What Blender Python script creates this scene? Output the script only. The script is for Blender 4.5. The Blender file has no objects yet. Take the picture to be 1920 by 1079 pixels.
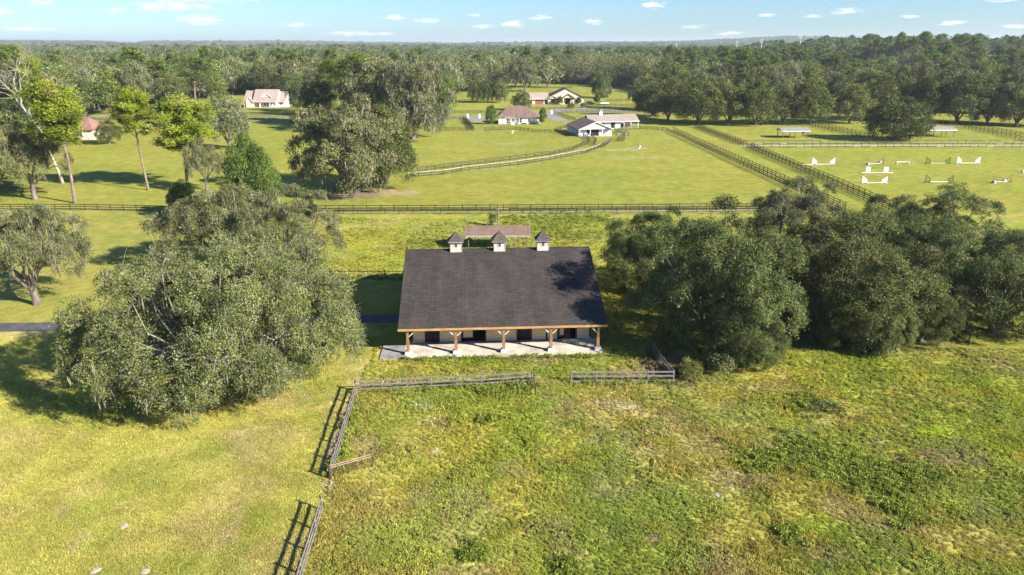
import bpy, math, random
import numpy as np
from math import radians as R_, sin, cos, pi, sqrt, atan2, hypot
from mathutils import Vector, Matrix, noise as mnoise
random.seed(7)
S = bpy.context.scene
# ------------------------------------------------------------------ camera
F_, H_ = 1300.0, 30.0
PITCH = math.atan((539.5-81)/F_)
cam = bpy.data.objects.new('camera', bpy.data.cameras.new('camera'))
S.collection.objects.link(cam); S.camera = cam
cam.location = (0, 0, H_); cam.rotation_euler = (pi/2-PITCH, 0, 0)
cam.data.sensor_width = 36; cam.data.lens = F_/1920*36; cam.data.clip_start = .5; cam.data.clip_end = 40000
# ------------------------------------------------------------------ light and exposure
SUN_EL, SHADOW_AZ = 28.0, 27.5          # shadows run to the left and away
sx, sy = cos(R_(SHADOW_AZ)), -sin(R_(SHADOW_AZ))
sundir = Vector((sx*cos(R_(SUN_EL)), sy*cos(R_(SUN_EL)), sin(R_(SUN_EL))))
sl = bpy.data.lights.new('sun', 'SUN'); sl.energy = 5.0; sl.angle = R_(.5); sl.color = (1, .93, .80)
sun = bpy.data.objects.new('sun', sl); S.collection.objects.link(sun)
sun.location = (60, -40, 80); sun.rotation_euler = sundir.to_track_quat('Z', 'Y').to_euler()
S.view_settings.view_transform = 'Standard'; S.view_settings.look = 'None'; S.view_settings.gamma = 1
S.view_settings.exposure = 1.46
W = bpy.data.worlds.new('World'); S.world = W; W.use_nodes = True
def build_world():
    nt = W.node_tree; N = nt.nodes; L = nt.links; N.clear()
    out = N.new('ShaderNodeOutputWorld'); bg = N.new('ShaderNodeBackground'); L.new(bg.outputs[0], out.inputs[0])
    sky = N.new('ShaderNodeTexSky'); sky.sky_type = 'NISHITA'; sky.sun_disc = False
    sky.sun_elevation = R_(SUN_EL); sky.sun_rotation = atan2(sx, sy); sky.altitude = 0
    sky.air_density = 1.0; sky.dust_density = .3; sky.ozone_density = 1.6
    bg.inputs[1].default_value = .05
    tc = N.new('ShaderNodeTexCoord'); sep = N.new('ShaderNodeSeparateXYZ'); L.new(tc.outputs['Generated'], sep.inputs[0])
    def M(op, a, b=None, c=None):
        n = N.new('ShaderNodeMath'); n.operation = op
        for i, v in enumerate((a, b, c)):
            if v is None: continue
            if isinstance(v, (int, float)): n.inputs[i].default_value = v
            else: L.new(v, n.inputs[i])
        return n.outputs[0]
    az = M('ARCTAN2', sep.outputs[0], sep.outputs[1]); el = M('ARCSINE', sep.outputs[2])
    comb = N.new('ShaderNodeCombineXYZ'); L.new(M('MULTIPLY', az, 42.0), comb.inputs[0]); L.new(M('MULTIPLY', el, 190.0), comb.inputs[1])
    nz = N.new('ShaderNodeTexNoise'); nz.inputs['Scale'].default_value = 1.5; nz.inputs['Detail'].default_value = 6; nz.inputs['Roughness'].default_value = .62
    L.new(comb.outputs[0], nz.inputs['Vector'])
    # clouds: azimuth, elevation and half-sizes in radians
    px = [(385,5,95,12),(330,22,75,9),(385,43,38,9),(300,20,30,7),(95,21,20,5),(10,35,26,6),(225,30,18,4),(742,36,25,6),(800,41,24,5),(890,32,12,4),
          (1015,36,24,5),(960,47,26,7),(905,52,24,4),(1110,43,19,6),(1218,16,28,7),(1190,2,40,4),(1580,30,26,5),(1520,36,16,4),(1858,15,24,6),(1430,34,14,4),(1300,53,22,4),
          (555,50,28,4),(650,64,40,5),(250,8,30,4),(700,65,40,4),(1365,64,30,4),(1780,50,26,4),(1700,40,14,3),(60,60,40,4),(1900,57,30,4)]
    tot = None
    for x, y, w, h in px:
        a0 = math.atan((x-960)/1380.); e0 = (81-y)/F_*.93
        d = M('ADD', M('POWER', M('MULTIPLY', M('SUBTRACT', az, a0), F_/w), 2), M('POWER', M('MULTIPLY', M('SUBTRACT', el, e0), F_/h), 2))
        g = M('MAXIMUM', M('SUBTRACT', 1.25, M('SQRT', d)), 0)
        tot = g if tot is None else M('MAXIMUM', tot, g)
    # a broken veil of the same cloud type over the rest of the sky
    cov = M('MULTIPLY', tot, .85)
    k = M('SUBTRACT', M('ADD', cov, M('MULTIPLY', nz.outputs[0], 3.6)), 1.98)
    k = M('MULTIPLY', k, 1.05)
    cl = N.new('ShaderNodeClamp'); L.new(k, cl.inputs[0])
    f = M('MULTIPLY', M('MULTIPLY', cl.outputs[0], M('MINIMUM', M('MULTIPLY', cov, 3), 1)), .88)
    veil = M('ADD', M('MULTIPLY', M('MAXIMUM', M('SUBTRACT', nz.outputs[0], .5), 0), .2), .0)
    f = M('MAXIMUM', f, veil)
    mix = N.new('ShaderNodeMix'); mix.data_type = 'RGBA'
    tint = N.new('ShaderNodeMix'); tint.data_type = 'RGBA'; tint.blend_type = 'MULTIPLY'; tint.inputs[0].default_value = 1
    tint.inputs[7].default_value = (.64, .92, 1.36, 1)
    L.new(sky.outputs[0], tint.inputs[6])
    L.new(f, mix.inputs[0]); L.new(tint.outputs[2], mix.inputs[6]); mix.inputs[7].default_value = (9.2, 9.2, 9.2, 1)
    L.new(mix.outputs[2], bg.inputs[0])
build_world()
S.cycles.use_denoising = True; S.cycles.denoiser = 'OPENIMAGEDENOISE'
S.cycles.max_bounces = 5; S.cycles.diffuse_bounces = 1; S.cycles.glossy_bounces = 2; S.cycles.transmission_bounces = 3
S.cycles.volume_bounces = 0; S.cycles.transparent_max_bounces = 4; S.cycles.caustics_reflective = False; S.cycles.caustics_refractive = False
S.cycles.use_adaptive_sampling = True; S.cycles.adaptive_threshold = .02
S.render.threads_mode = 'AUTO'
# ------------------------------------------------------------------ pixel of the photograph (1920 wide) -> point on the ground
def G(x, y, h=0.0):
    u = (x-960)/F_; v = (539.5-y)/F_
    dy = cos(PITCH)+v*sin(PITCH); dz = -sin(PITCH)+v*cos(PITCH)
    t = (h-H_)/dz
    return (u*t, dy*t)
def P(X, Y, Z=0.0):
    dz = Z-H_; zc = Y*cos(PITCH)-dz*sin(PITCH); yc = Y*sin(PITCH)+dz*cos(PITCH)
    return 960+F_*X/zc, 539.5-F_*yc/zc
def depth(X, Y, Z=0.0): return Y*cos(PITCH)-(Z-H_)*sin(PITCH)
# ------------------------------------------------------------------ numpy noise
_rs = np.random.RandomState(3); _tab = _rs.rand(256, 256).astype(np.float32)
def vnoise(x, y, s, o=0):
    x = np.asarray(x)/s+13.7*o+500; y = np.asarray(y)/s+7.3*o+500
    xi = np.floor(x).astype(int); yi = np.floor(y).astype(int); fx = x-xi; fy = y-yi
    fx = fx*fx*(3-2*fx); fy = fy*fy*(3-2*fy)
    a = _tab[yi & 255, xi & 255]; b = _tab[yi & 255, (xi+1) & 255]; c = _tab[(yi+1) & 255, xi & 255]; d = _tab[(yi+1) & 255, (xi+1) & 255]
    return (a*(1-fx)+b*fx)*(1-fy)+(c*(1-fx)+d*fx)*fy
def fbm(x, y, s, o=0, n=4):
    t = 0; w = 0
    for i in range(n):
        t = t+vnoise(x, y, s/2**i, o+i*3)*.5**i; w += .5**i
    return t/w
def sstep(a, b, x):
    t = np.clip((x-a)/(b-a), 0, 1); return t*t*(3-2*t)
def hgt(X, Y):
    X = np.asarray(X, float); Y = np.asarray(Y, float); d = np.hypot(X, Y)
    h = 17*sstep(440, 640, Y)*sstep(215, 345, X-(Y-440)*.2)*(1-sstep(1300, 2200, d))
    h = h+sstep(900, 2500, d)*(fbm(X, Y, 1400, 5)-.5)*26
    h = h+sstep(3500, 6500, d)*(fbm(X, Y, 3000, 9, 3)-.42)*60
    az = np.arctan2(X, Y)
    h = h+sstep(4000, 6500, d)*(46*np.exp(-((az-.37)/.10)**2)+16*np.exp(-((az+.52)/.2)**2))
    return h
# ------------------------------------------------------------------ materials
def mat(name):
    m = bpy.data.materials.new(name); m.use_nodes = True
    return m, m.node_tree.nodes, m.node_tree.links, m.node_tree.nodes['Principled BSDF']
def ramp(N, fac, L, stops):
    r = N.new('ShaderNodeValToRGB'); L.new(fac, r.inputs[0])
    while len(r.color_ramp.elements) < len(stops): r.color_ramp.elements.new(.5)
    for e, (p, c) in zip(r.color_ramp.elements, stops): e.position = p; e.color = (*c, 1)
    return r.outputs[0]
def noise_tex(N, L, scale, detail=4, rough=.6, vec=None, sc=(1, 1, 1), coord='Object'):
    tc = N.new('ShaderNodeTexCoord'); mp = N.new('ShaderNodeMapping'); mp.inputs['Scale'].default_value = sc
    L.new(tc.outputs[coord], mp.inputs[0])
    n = N.new('ShaderNodeTexNoise'); n.inputs['Scale'].default_value = scale; n.inputs['Detail'].default_value = detail; n.inputs['Roughness'].default_value = rough
    L.new(mp.outputs[0], n.inputs['Vector']); return n.outputs[0]
def simple(name, c1, c2=None, scale=3, sc=(1, 1, 1), rough=.75, bump=.0, rnd=0.0, detail=4, lo=.35, hi=.65, spec=.3):
    m, N, L, b = mat(name)
    c2 = c2 or tuple(v*.8 for v in c1)
    n = noise_tex(N, L, scale, detail, .6, sc=sc)
    col = ramp(N, n, L, [(lo, c2), (hi, c1)])
    if rnd:
        oi = N.new('ShaderNodeObjectInfo'); mr = N.new('ShaderNodeMapRange'); L.new(oi.outputs['Random'], mr.inputs[0])
        mr.inputs[3].default_value = 1-rnd; mr.inputs[4].default_value = 1+rnd
        mx = N.new('ShaderNodeMix'); mx.data_type = 'RGBA'; mx.blend_type = 'MULTIPLY'; mx.inputs[0].default_value = 1
        L.new(col, mx.inputs[6]); L.new(mr.outputs[0], mx.inputs[7]); col = mx.outputs[2]
    L.new(col, b.inputs['Base Color']); b.inputs['Roughness'].default_value = rough; b.inputs['Specular IOR Level'].default_value = spec
    if bump:
        bp = N.new('ShaderNodeBump'); bp.inputs['Distance'].default_value = bump; bp.inputs['Strength'].default_value = 1
        L.new(n, bp.inputs['Height']); L.new(bp.outputs[0], b.inputs['Normal'])
    return m
def leaf_mat(name, bright=1.0, hue=(1, 1, 1), trans=.17, rnd=.28):
    m, N, L, b = mat(name)
    at = N.new('ShaderNodeAttribute'); at.attribute_name = 'Col'
    oi = N.new('ShaderNodeObjectInfo')
    r = ramp(N, oi.outputs['Random'], L, [(0, tuple((1-rnd)*h*bright for h in hue)), (.35, (1.05*hue[0]*bright, 1.0*hue[1]*bright, .85*hue[2]*bright)),
                                         (.7, (.9*hue[0]*bright, .98*hue[1]*bright, .95*hue[2]*bright)), (1, tuple((1+rnd)*h*bright for h in hue))])
    mx = N.new('ShaderNodeMix'); mx.data_type = 'RGBA'; mx.blend_type = 'MULTIPLY'; mx.inputs[0].default_value = 1
    L.new(at.outputs['Color'], mx.inputs[6]); L.new(r, mx.inputs[7])
    L.new(mx.outputs[2], b.inputs['Base Color']); b.inputs['Roughness'].default_value = .55; b.inputs['Specular IOR Level'].default_value = .10
    tr = N.new('ShaderNodeBsdfTranslucent'); L.new(mx.outputs[2], tr.inputs[0])
    ms = N.new('ShaderNodeMixShader'); ms.inputs[0].default_value = trans
    L.new(b.outputs[0], ms.inputs[1]); L.new(tr.outputs[0], ms.inputs[2]); L.new(ms.outputs[0], N['Material Output'].inputs[0])
    return m
def shingle(name, c1, c2, c3, row=.28, wid=1.0, yscale=1.0):
    m, N, L, b = mat(name)
    tc = N.new('ShaderNodeTexCoord'); mp = N.new('ShaderNodeMapping'); mp.inputs['Scale'].default_value = (1, yscale, 1); L.new(tc.outputs['Object'], mp.inputs[0])
    br = N.new('ShaderNodeTexBrick'); br.inputs['Scale'].default_value = 1; br.inputs['Brick Width'].default_value = wid; br.inputs['Row Height'].default_value = row
    br.inputs['Mortar Size'].default_value = .018; br.inputs['Color1'].default_value = (*c1, 1); br.inputs['Color2'].default_value = (*c2, 1); br.inputs['Mortar'].default_value = tuple(v*.35 for v in c2)+(1,)
    br.inputs['Bias'].default_value = -.1
    L.new(mp.outputs[0], br.inputs['Vector'])
    n = noise_tex(N, L, .35, 5, .65, sc=(1.6, .35, 1)); n2 = noise_tex(N, L, 1.6, 5, .75, sc=(1, 4.0, 4))
    f1 = ramp(N, n, L, [(.42, (0, 0, 0)), (.72, (1, 1, 1))]); f2 = ramp(N, n2, L, [(.52, (0, 0, 0)), (.68, (1, 1, 1))])
    mu = N.new('ShaderNodeMath'); mu.operation = 'MULTIPLY_ADD'; L.new(f1, mu.inputs[0]); mu.inputs[1].default_value = .45; 
    m2 = N.new('ShaderNodeMath'); m2.operation = 'MULTIPLY'; L.new(f2, m2.inputs[0]); m2.inputs[1].default_value = .7; L.new(m2.outputs[0], mu.inputs[2])
    mx = N.new('ShaderNodeMix'); mx.data_type = 'RGBA'; L.new(mu.outputs[0], mx.inputs[0]); L.new(br.outputs[0], mx.inputs[6]); mx.inputs[7].default_value = (*c3, 1)
    L.new(mx.outputs[2], b.inputs['Base Color']); b.inputs['Roughness'].default_value = .85; b.inputs['Specular IOR Level'].default_value = .25
    bp = N.new('ShaderNodeBump'); bp.inputs['Distance'].default_value = .02; L.new(br.outputs[1], bp.inputs['Height']); bp.invert = True; L.new(bp.outputs[0], b.inputs['Normal'])
    return m
def siding(name, c, seam, pitch=.2, wear=.12):
    m, N, L, b = mat(name)
    tc = N.new('ShaderNodeTexCoord'); sp = N.new('ShaderNodeSeparateXYZ'); L.new(tc.outputs['Object'], sp.inputs[0])
    def M(op, a, v):
        n = N.new('ShaderNodeMath'); n.operation = op; L.new(a, n.inputs[0]); n.inputs[1].default_value = v; return n.outputs[0]
    fr = M('FRACT', M('MULTIPLY', sp.outputs[2], 1/pitch), 0)
    fl = N.new('ShaderNodeMath'); fl.operation = 'FLOOR'; L.new(M('MULTIPLY', sp.outputs[2], 1/pitch), fl.inputs[0])
    wn = N.new('ShaderNodeTexWhiteNoise'); wn.noise_dimensions = '1D'; L.new(fl.outputs[0], wn.inputs['W'])
    n = noise_tex(N, L, 1.2, 5, .7, sc=(1, 1, 6))
    base = ramp(N, n, L, [(.3, tuple(v*(1-wear*2) for v in c)), (.7, c)])
    r = ramp(N, fr, L, [(0, (seam,)*3), (.13, (seam,)*3), (.2, (1, 1, 1)), (1, (.93, .93, .93))])
    mx = N.new('ShaderNodeMix'); mx.data_type = 'RGBA'; mx.blend_type = 'MULTIPLY'; mx.inputs[0].default_value = 1; L.new(base, mx.inputs[6]); L.new(r, mx.inputs[7])
    L.new(mx.outputs[2], b.inputs['Base Color']); b.inputs['Roughness'].default_value = .7
    bp = N.new('ShaderNodeBump'); bp.inputs['Distance'].default_value = .02; L.new(fr, bp.inputs['Height']); L.new(bp.outputs[0], b.inputs['Normal'])
    return m
M_ = {}
M_['oak'] = leaf_mat('oak_leaves', 1.08, (1.0, 1.0, 1.0), rnd=.16); M_['dark'] = leaf_mat('dark_leaves', 1.06, (.96, 1.0, .95), rnd=.2); M_['wood_leaf'] = leaf_mat('woodland_leaves', 1.06, (1.0, 1.0, .93), .2, .42); M_['pine'] = leaf_mat('pine_needles', 1.08, (1, 1, 1), .3, .06)
M_['moss'] = leaf_mat('spanish_moss', 1, (1, 1, 1), .3, .1)
M_['weed'] = leaf_mat('weed_leaves', 1, (1, 1, 1), .3, .12)
M_['bark'] = simple('bark', (.20, .17, .145), (.09, .075, .06), 2.5, (1, 1, .35), .9, .03)
M_['palebark'] = simple('pale_oak_bark', (.33, .30, .25), (.16, .145, .12), 2.5, (1, 1, .35), .9, .02)
M_['pinebark'] = simple('pine_bark', (.26, .19, .15), (.12, .09, .07), 3, (1, 1, .4), .9, .03)
M_['deadbark'] = simple('bare_wood', (.42, .37, .33), (.25, .22, .19), 2, (1, 1, .4), .8, .02)
M_['blackpost'] = simple('black_creosoted_wood', (.035, .03, .028), (.018, .015, .014), 4, (1, 1, 1), .7, rnd=.3)
M_['blackrail'] = simple('weathered_black_board', (.038, .033, .031), (.015, .014, .013), 1.2, (1, 1, 5), .7)
M_['brownpost'] = simple('brown_fence_wood', (.09, .055, .04), (.045, .03, .025), 3, rough=.8, rnd=.25)
M_['greyrail'] = simple('weathered_grey_board', (.26, .23, .21), (.10, .085, .08), 2.2, (1, 1, 7), .85)
M_['greypost'] = simple('weathered_grey_post', (.20, .17, .15), (.07, .06, .055), 4, rough=.85, rnd=.25)
M_['palepost'] = simple('pale_round_post', (.42, .35, .28), (.25, .2, .16), 4, rough=.85, rnd=.2)
M_['bleached_or_sunlit'] = simple('bleached_or_sunlit_board', (.46, .42, .38), (.2, .18, .16), 2, (1, 1, 6), .8)
M_['white'] = simple('white_paint', (.78, .78, .76), (.62, .62, .60), 1.5, rough=.55)
M_['whitewall'] = siding('white_board_wall', (.84, .86, .88), .75, .22, .05)
M_['tan'] = siding('tan_lap_siding', (.80, .57, .34), .42, .21, .09)
M_['tanpaint'] = simple('cream_trim', (.62, .55, .44), (.5, .43, .34), 2)
M_['wood'] = simple('stained_post_wood', (.32, .18, .09), (.19, .105, .055), 2.5, (2, 2, .4), .6)
M_['fascia'] = simple('honey_fascia', (.50, .29, .11), (.34, .19, .07), 1.5, (.5, 2, 2), .55)
M_['concrete'] = simple('concrete', (.60, .54, .465), (.34, .30, .25), .5, rough=.9, bump=.004)
M_['pedestal'] = simple('white_pedestal', (.66, .64, .62), (.48, .46, .44), 2.5, rough=.8)
M_['asphalt'] = simple('asphalt', (.10, .10, .105), (.06, .06, .065), .8, rough=.9, bump=.004)
M_['road'] = simple('pale_road', (.27, .26, .235), (.19, .18, .165), .3, rough=.9)
M_['sand'] = simple('sandy_track', (.40, .35, .24), (.27, .27, .12), .7, rough=.95, bump=.01, lo=.4, hi=.62)
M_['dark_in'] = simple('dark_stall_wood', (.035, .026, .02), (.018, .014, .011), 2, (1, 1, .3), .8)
M_['darkframe'] = simple('dark_brown_frame', (.05, .03, .022), (.03, .018, .014), 3, rough=.6)
M_['roof'] = shingle('charcoal_shingles', (.044, .038, .035), (.029, .025, .024), (.092, .068, .059), .30, .9, 1.07)
M_['cuproof'] = shingle('brown_cupola_shingles', (.10, .08, .072), (.07, .055, .05), (.16, .12, .10), .16, .4)
M_['brownroof'] = shingle('faded_brown_shingles', (.185, .122, .092), (.145, .095, .072), (.25, .185, .15), .3, 1.0)
M_['pinkroof'] = shingle('pinkish_shingles', (.29, .235, .205), (.25, .2, .175), (.36, .30, .27), .35, 1.2)
M_['terra'] = shingle('red_brown_shingles', (.27, .14, .10), (.21, .105, .08), (.34, .2, .16), .35, 1.2)
M_['beigeroof'] = shingle('beige_brown_shingles', (.34, .27, .225), (.29, .23, .19), (.4, .33, .29), .35, 1.2)
M_['darkroof'] = shingle('dark_brown_shingles', (.11, .08, .07), (.085, .065, .06), (.18, .14, .12), .35, 1.2)
M_['greyroof'] = shingle('grey_shingles', (.24, .23, .25), (.2, .19, .21), (.3, .29, .31), .35, 1.2)
M_['stucco'] = simple('cream_stucco', (.66, .55, .42), (.6, .5, .38), 1.5, rough=.9)
M_['pinkstucco'] = simple('pale_pink_stucco', (.72, .58, .48), (.64, .52, .43), 1.5, rough=.9)
M_['garage'] = simple('brick_red_door', (.30, .10, .07), (.24, .08, .055), 2, (1, 1, 4), .6)
M_['red'] = simple('red_door_paint', (.40, .06, .05), rough=.5)
M_['brownwing'] = simple('brown_stained_wood', (.30, .16, .09), (.2, .1, .06), 3)
M_['greenwing'] = simple('dark_green_paint', (.045, .075, .035), (.03, .05, .025), 3)
M_['bluebox'] = simple('blue_paint', (.06, .12, .3), rough=.5)
M_['rock'] = simple('pale_limestone', (.44, .39, .31), (.28, .24, .18), 3, rough=.95, bump=.05)
M_['louvre'] = simple('blue_grey_louvre', (.10, .11, .125), (.06, .065, .075), 2, (1, 1, 20), .5)
M_['tyre'] = simple('tyre_rubber', (.02, .02, .02), rough=.8)
M_['pylon'] = simple('galvanised_pole', (.6, .6, .6), (.5, .5, .5), 1, rough=.6)
M_['bark_pile'] = simple('dead_brush', (.13, .10, .07), (.06, .05, .035), 4, rough=.9)
def glass(name, c=(.03, .04, .05)):
    m, N, L, b = mat(name); b.inputs['Base Color'].default_value = (*c, 1); b.inputs['Roughness'].default_value = .08; b.inputs['Specular IOR Level'].default_value = .6; return m
M_['glass'] = glass('window_glass'); M_['carwhite'] = glass('silver_white_paint', (.75, .77, .8)); M_['cardark'] = glass('dark_blue_paint', (.02, .025, .04)); M_['chrome'] = glass('lamp_glass', (.7, .7, .7)); M_['lampred'] = glass('red_lamp_glass', (.4, .02, .02))
# ------------------------------------------------------------------ mesh builder
class MB:
    def __init__(s): s.v = []; s.f = []
    def add(s, vs, fs):
        o = len(s.v); s.v += [tuple(v) for v in vs]; s.f += [tuple(i+o for i in f) for f in fs]; return s
    def box(s, x0, x1, y0, y1, z0, z1):
        return s.add([(x0,y0,z0),(x1,y0,z0),(x1,y1,z0),(x0,y1,z0),(x0,y0,z1),(x1,y0,z1),(x1,y1,z1),(x0,y1,z1)],
                     [(0,3,2,1),(4,5,6,7),(0,1,5,4),(1,2,6,5),(2,3,7,6),(3,0,4,7)])
    def bar(s, p, q, w, h=None, up=(0, 0, 1)):
        p = Vector(p); q = Vector(q); h = h or w; d = (q-p).normalized(); u = Vector(up)
        if abs(d.dot(u)) > .98: u = Vector((0, 1, 0))
        a = d.cross(u).normalized()*w/2; b = a.cross(d).normalized()*h/2
        return s.add([p-a-b, p+a-b, p+a+b, p-a+b, q-a-b, q+a-b, q+a+b, q-a+b], [(0,1,2,3),(7,6,5,4),(0,4,5,1),(1,5,6,2),(2,6,7,3),(3,7,4,0)])
    def tube(s, pts, rad, n=6, cap=True):
        pts = [Vector(p) for p in pts]; o = len(s.v); m = len(pts)
        for i, p in enumerate(pts):
            d = (pts[min(i+1, m-1)]-pts[max(i-1, 0)]).normalized()
            u = Vector((1, 0, 0)) if abs(d.x) < .9 else Vector((0, 1, 0))
            a = d.cross(u).normalized(); b = d.cross(a)
            for k in range(n):
                t = 2*pi*k/n; s.v.append(tuple(p+(a*cos(t)+b*sin(t))*rad[i]))
        for i in range(m-1):
            for k in range(n):
                s.f.append((o+i*n+k, o+i*n+(k+1) % n, o+(i+1)*n+(k+1) % n, o+(i+1)*n+k))
        if cap:
            s.f.append(tuple(o+k for k in range(n-1, -1, -1))); s.f.append(tuple(o+(m-1)*n+k for k in range(n)))
        return s
    def prism(s, poly, y0, y1, axis='y'):    # polygon in (a, z), extruded along y or x
        n = len(poly); o = []
        for t in (y0, y1):
            for a, z in poly: o.append((a, t, z) if axis == 'y' else (t, a, z))
        return s.add(o, [tuple(range(n)), tuple(range(2*n-1, n-1, -1))]+[(i, i+n, (i+1) % n+n, (i+1) % n) for i in range(n)])
    def slab(s, pts, t):                      # a sloping quad or polygon given thickness downward
        n = len(pts); lo = [(x, y, z-t) for x, y, z in pts]
        return s.add(list(pts)+lo, [tuple(range(n)), tuple(range(2*n-1, n-1, -1))]+[(i, (i+1) % n, (i+1) % n+n, i+n)[::-1] for i in range(n)])
    def build(s, name, m, parent=None, bevel=0, smooth=False):
        me = bpy.data.meshes.new(name); me.from_pydata(s.v, [], s.f)
        if isinstance(m, str): m = M_[m]
        me.materials.append(m); me.validate(); me.update()
        import bmesh
        bm = bmesh.new(); bm.from_mesh(me); bmesh.ops.recalc_face_normals(bm, faces=bm.faces)
        if bevel: bmesh.ops.bevel(bm, geom=bm.edges[:], offset=bevel, segments=1, affect='EDGES')
        bm.to_mesh(me); bm.free()
        if smooth: me.shade_smooth()
        o = bpy.data.objects.new(name, me); S.collection.objects.link(o)
        if parent: o.parent = parent
        return o
def tag(o, label=None, cat=None, group=None, kind=None):
    if label: o['label'] = label
    if cat: o['category'] = cat
    if group: o['group'] = group
    if kind: o['kind'] = kind
    return o
def empty(name, loc=(0, 0, 0), rz=0, label=None, cat=None, group=None):
    o = bpy.data.objects.new(name, None); S.collection.objects.link(o); o.location = loc; o.rotation_euler = (0, 0, rz); o.empty_display_size = .3
    return tag(o, label, cat, group)
def copy_tree(o, parent=None):
    c = o.copy(); S.collection.objects.link(c); c.parent = parent
    for ch in list(o.children): copy_tree(ch, c)
    return c
def quads(name, V, C, m, parent=None, link=True):
    """V (n,4,3) quads, C (n,3) colours"""
    n = len(V); me = bpy.data.meshes.new(name)
    me.vertices.add(n*4); me.vertices.foreach_set('co', V.reshape(-1).astype(np.float32))
    me.loops.add(n*4); me.loops.foreach_set('vertex_index', np.arange(n*4, dtype=np.int32))
    me.polygons.add(n); me.polygons.foreach_set('loop_start', (np.arange(n)*4).astype(np.int32))
    at = me.color_attributes.new('Col', 'FLOAT_COLOR', 'POINT')
    cc = np.ones((n*4, 4), np.float32); cc[:, :3] = np.repeat(C, 4, axis=0); at.data.foreach_set('color', cc.reshape(-1))
    me.materials.append(M_[m]); me.update()
    if not link: return me
    o = bpy.data.objects.new(name, me); S.collection.objects.link(o); o.parent = parent; return o
# ------------------------------------------------------------------ woods mask
_bx = [-400, 0, 120, 200, 300, 440, 470, 560, 620, 720, 820, 900, 965, 1090, 1110, 1190, 1230, 1300, 1560, 1700, 1800, 2400]
_by = [262, 258, 236, 207, 200, 178, 176, 190, 190, 190, 176, 173, 166, 164, 164, 165, 176, 182, 176, 190, 200, 215]
CLEAR = [(235, 88, 42, 2.2), (300, 90, 22, 1.6), (897, 113, 20, 3.5), (570, 110, 26, 2), (1010, 99, 18, 1.5), (943, 148, 13, 5), (330, 172, 26, 5), (1075, 112, 20, 2), (490, 130, 24, 2), (700, 120, 16, 2)]
def is_wood(X, Y):
    px, py = P(X, Y, hgt(X, Y)*0)
    w = (py < np.interp(px, _bx, _by)) & (Y > 120)
    d = np.hypot(X, Y)
    w &= ~((fbm(X, Y, 130, 21, 3) > .64) & (d > 520)); w &= ~((fbm(X, Y, 520, 23, 3) > .585) & (d > 800))
    for cx, cy, rx, ry in CLEAR: w &= ((px-cx)/rx)**2+((py-cy)/ry)**2 > 1
    return w
def fence_x(Y): return np.interp(Y, [20, 43, 56.7], [-12.3, -13.2, -14.3])
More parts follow.
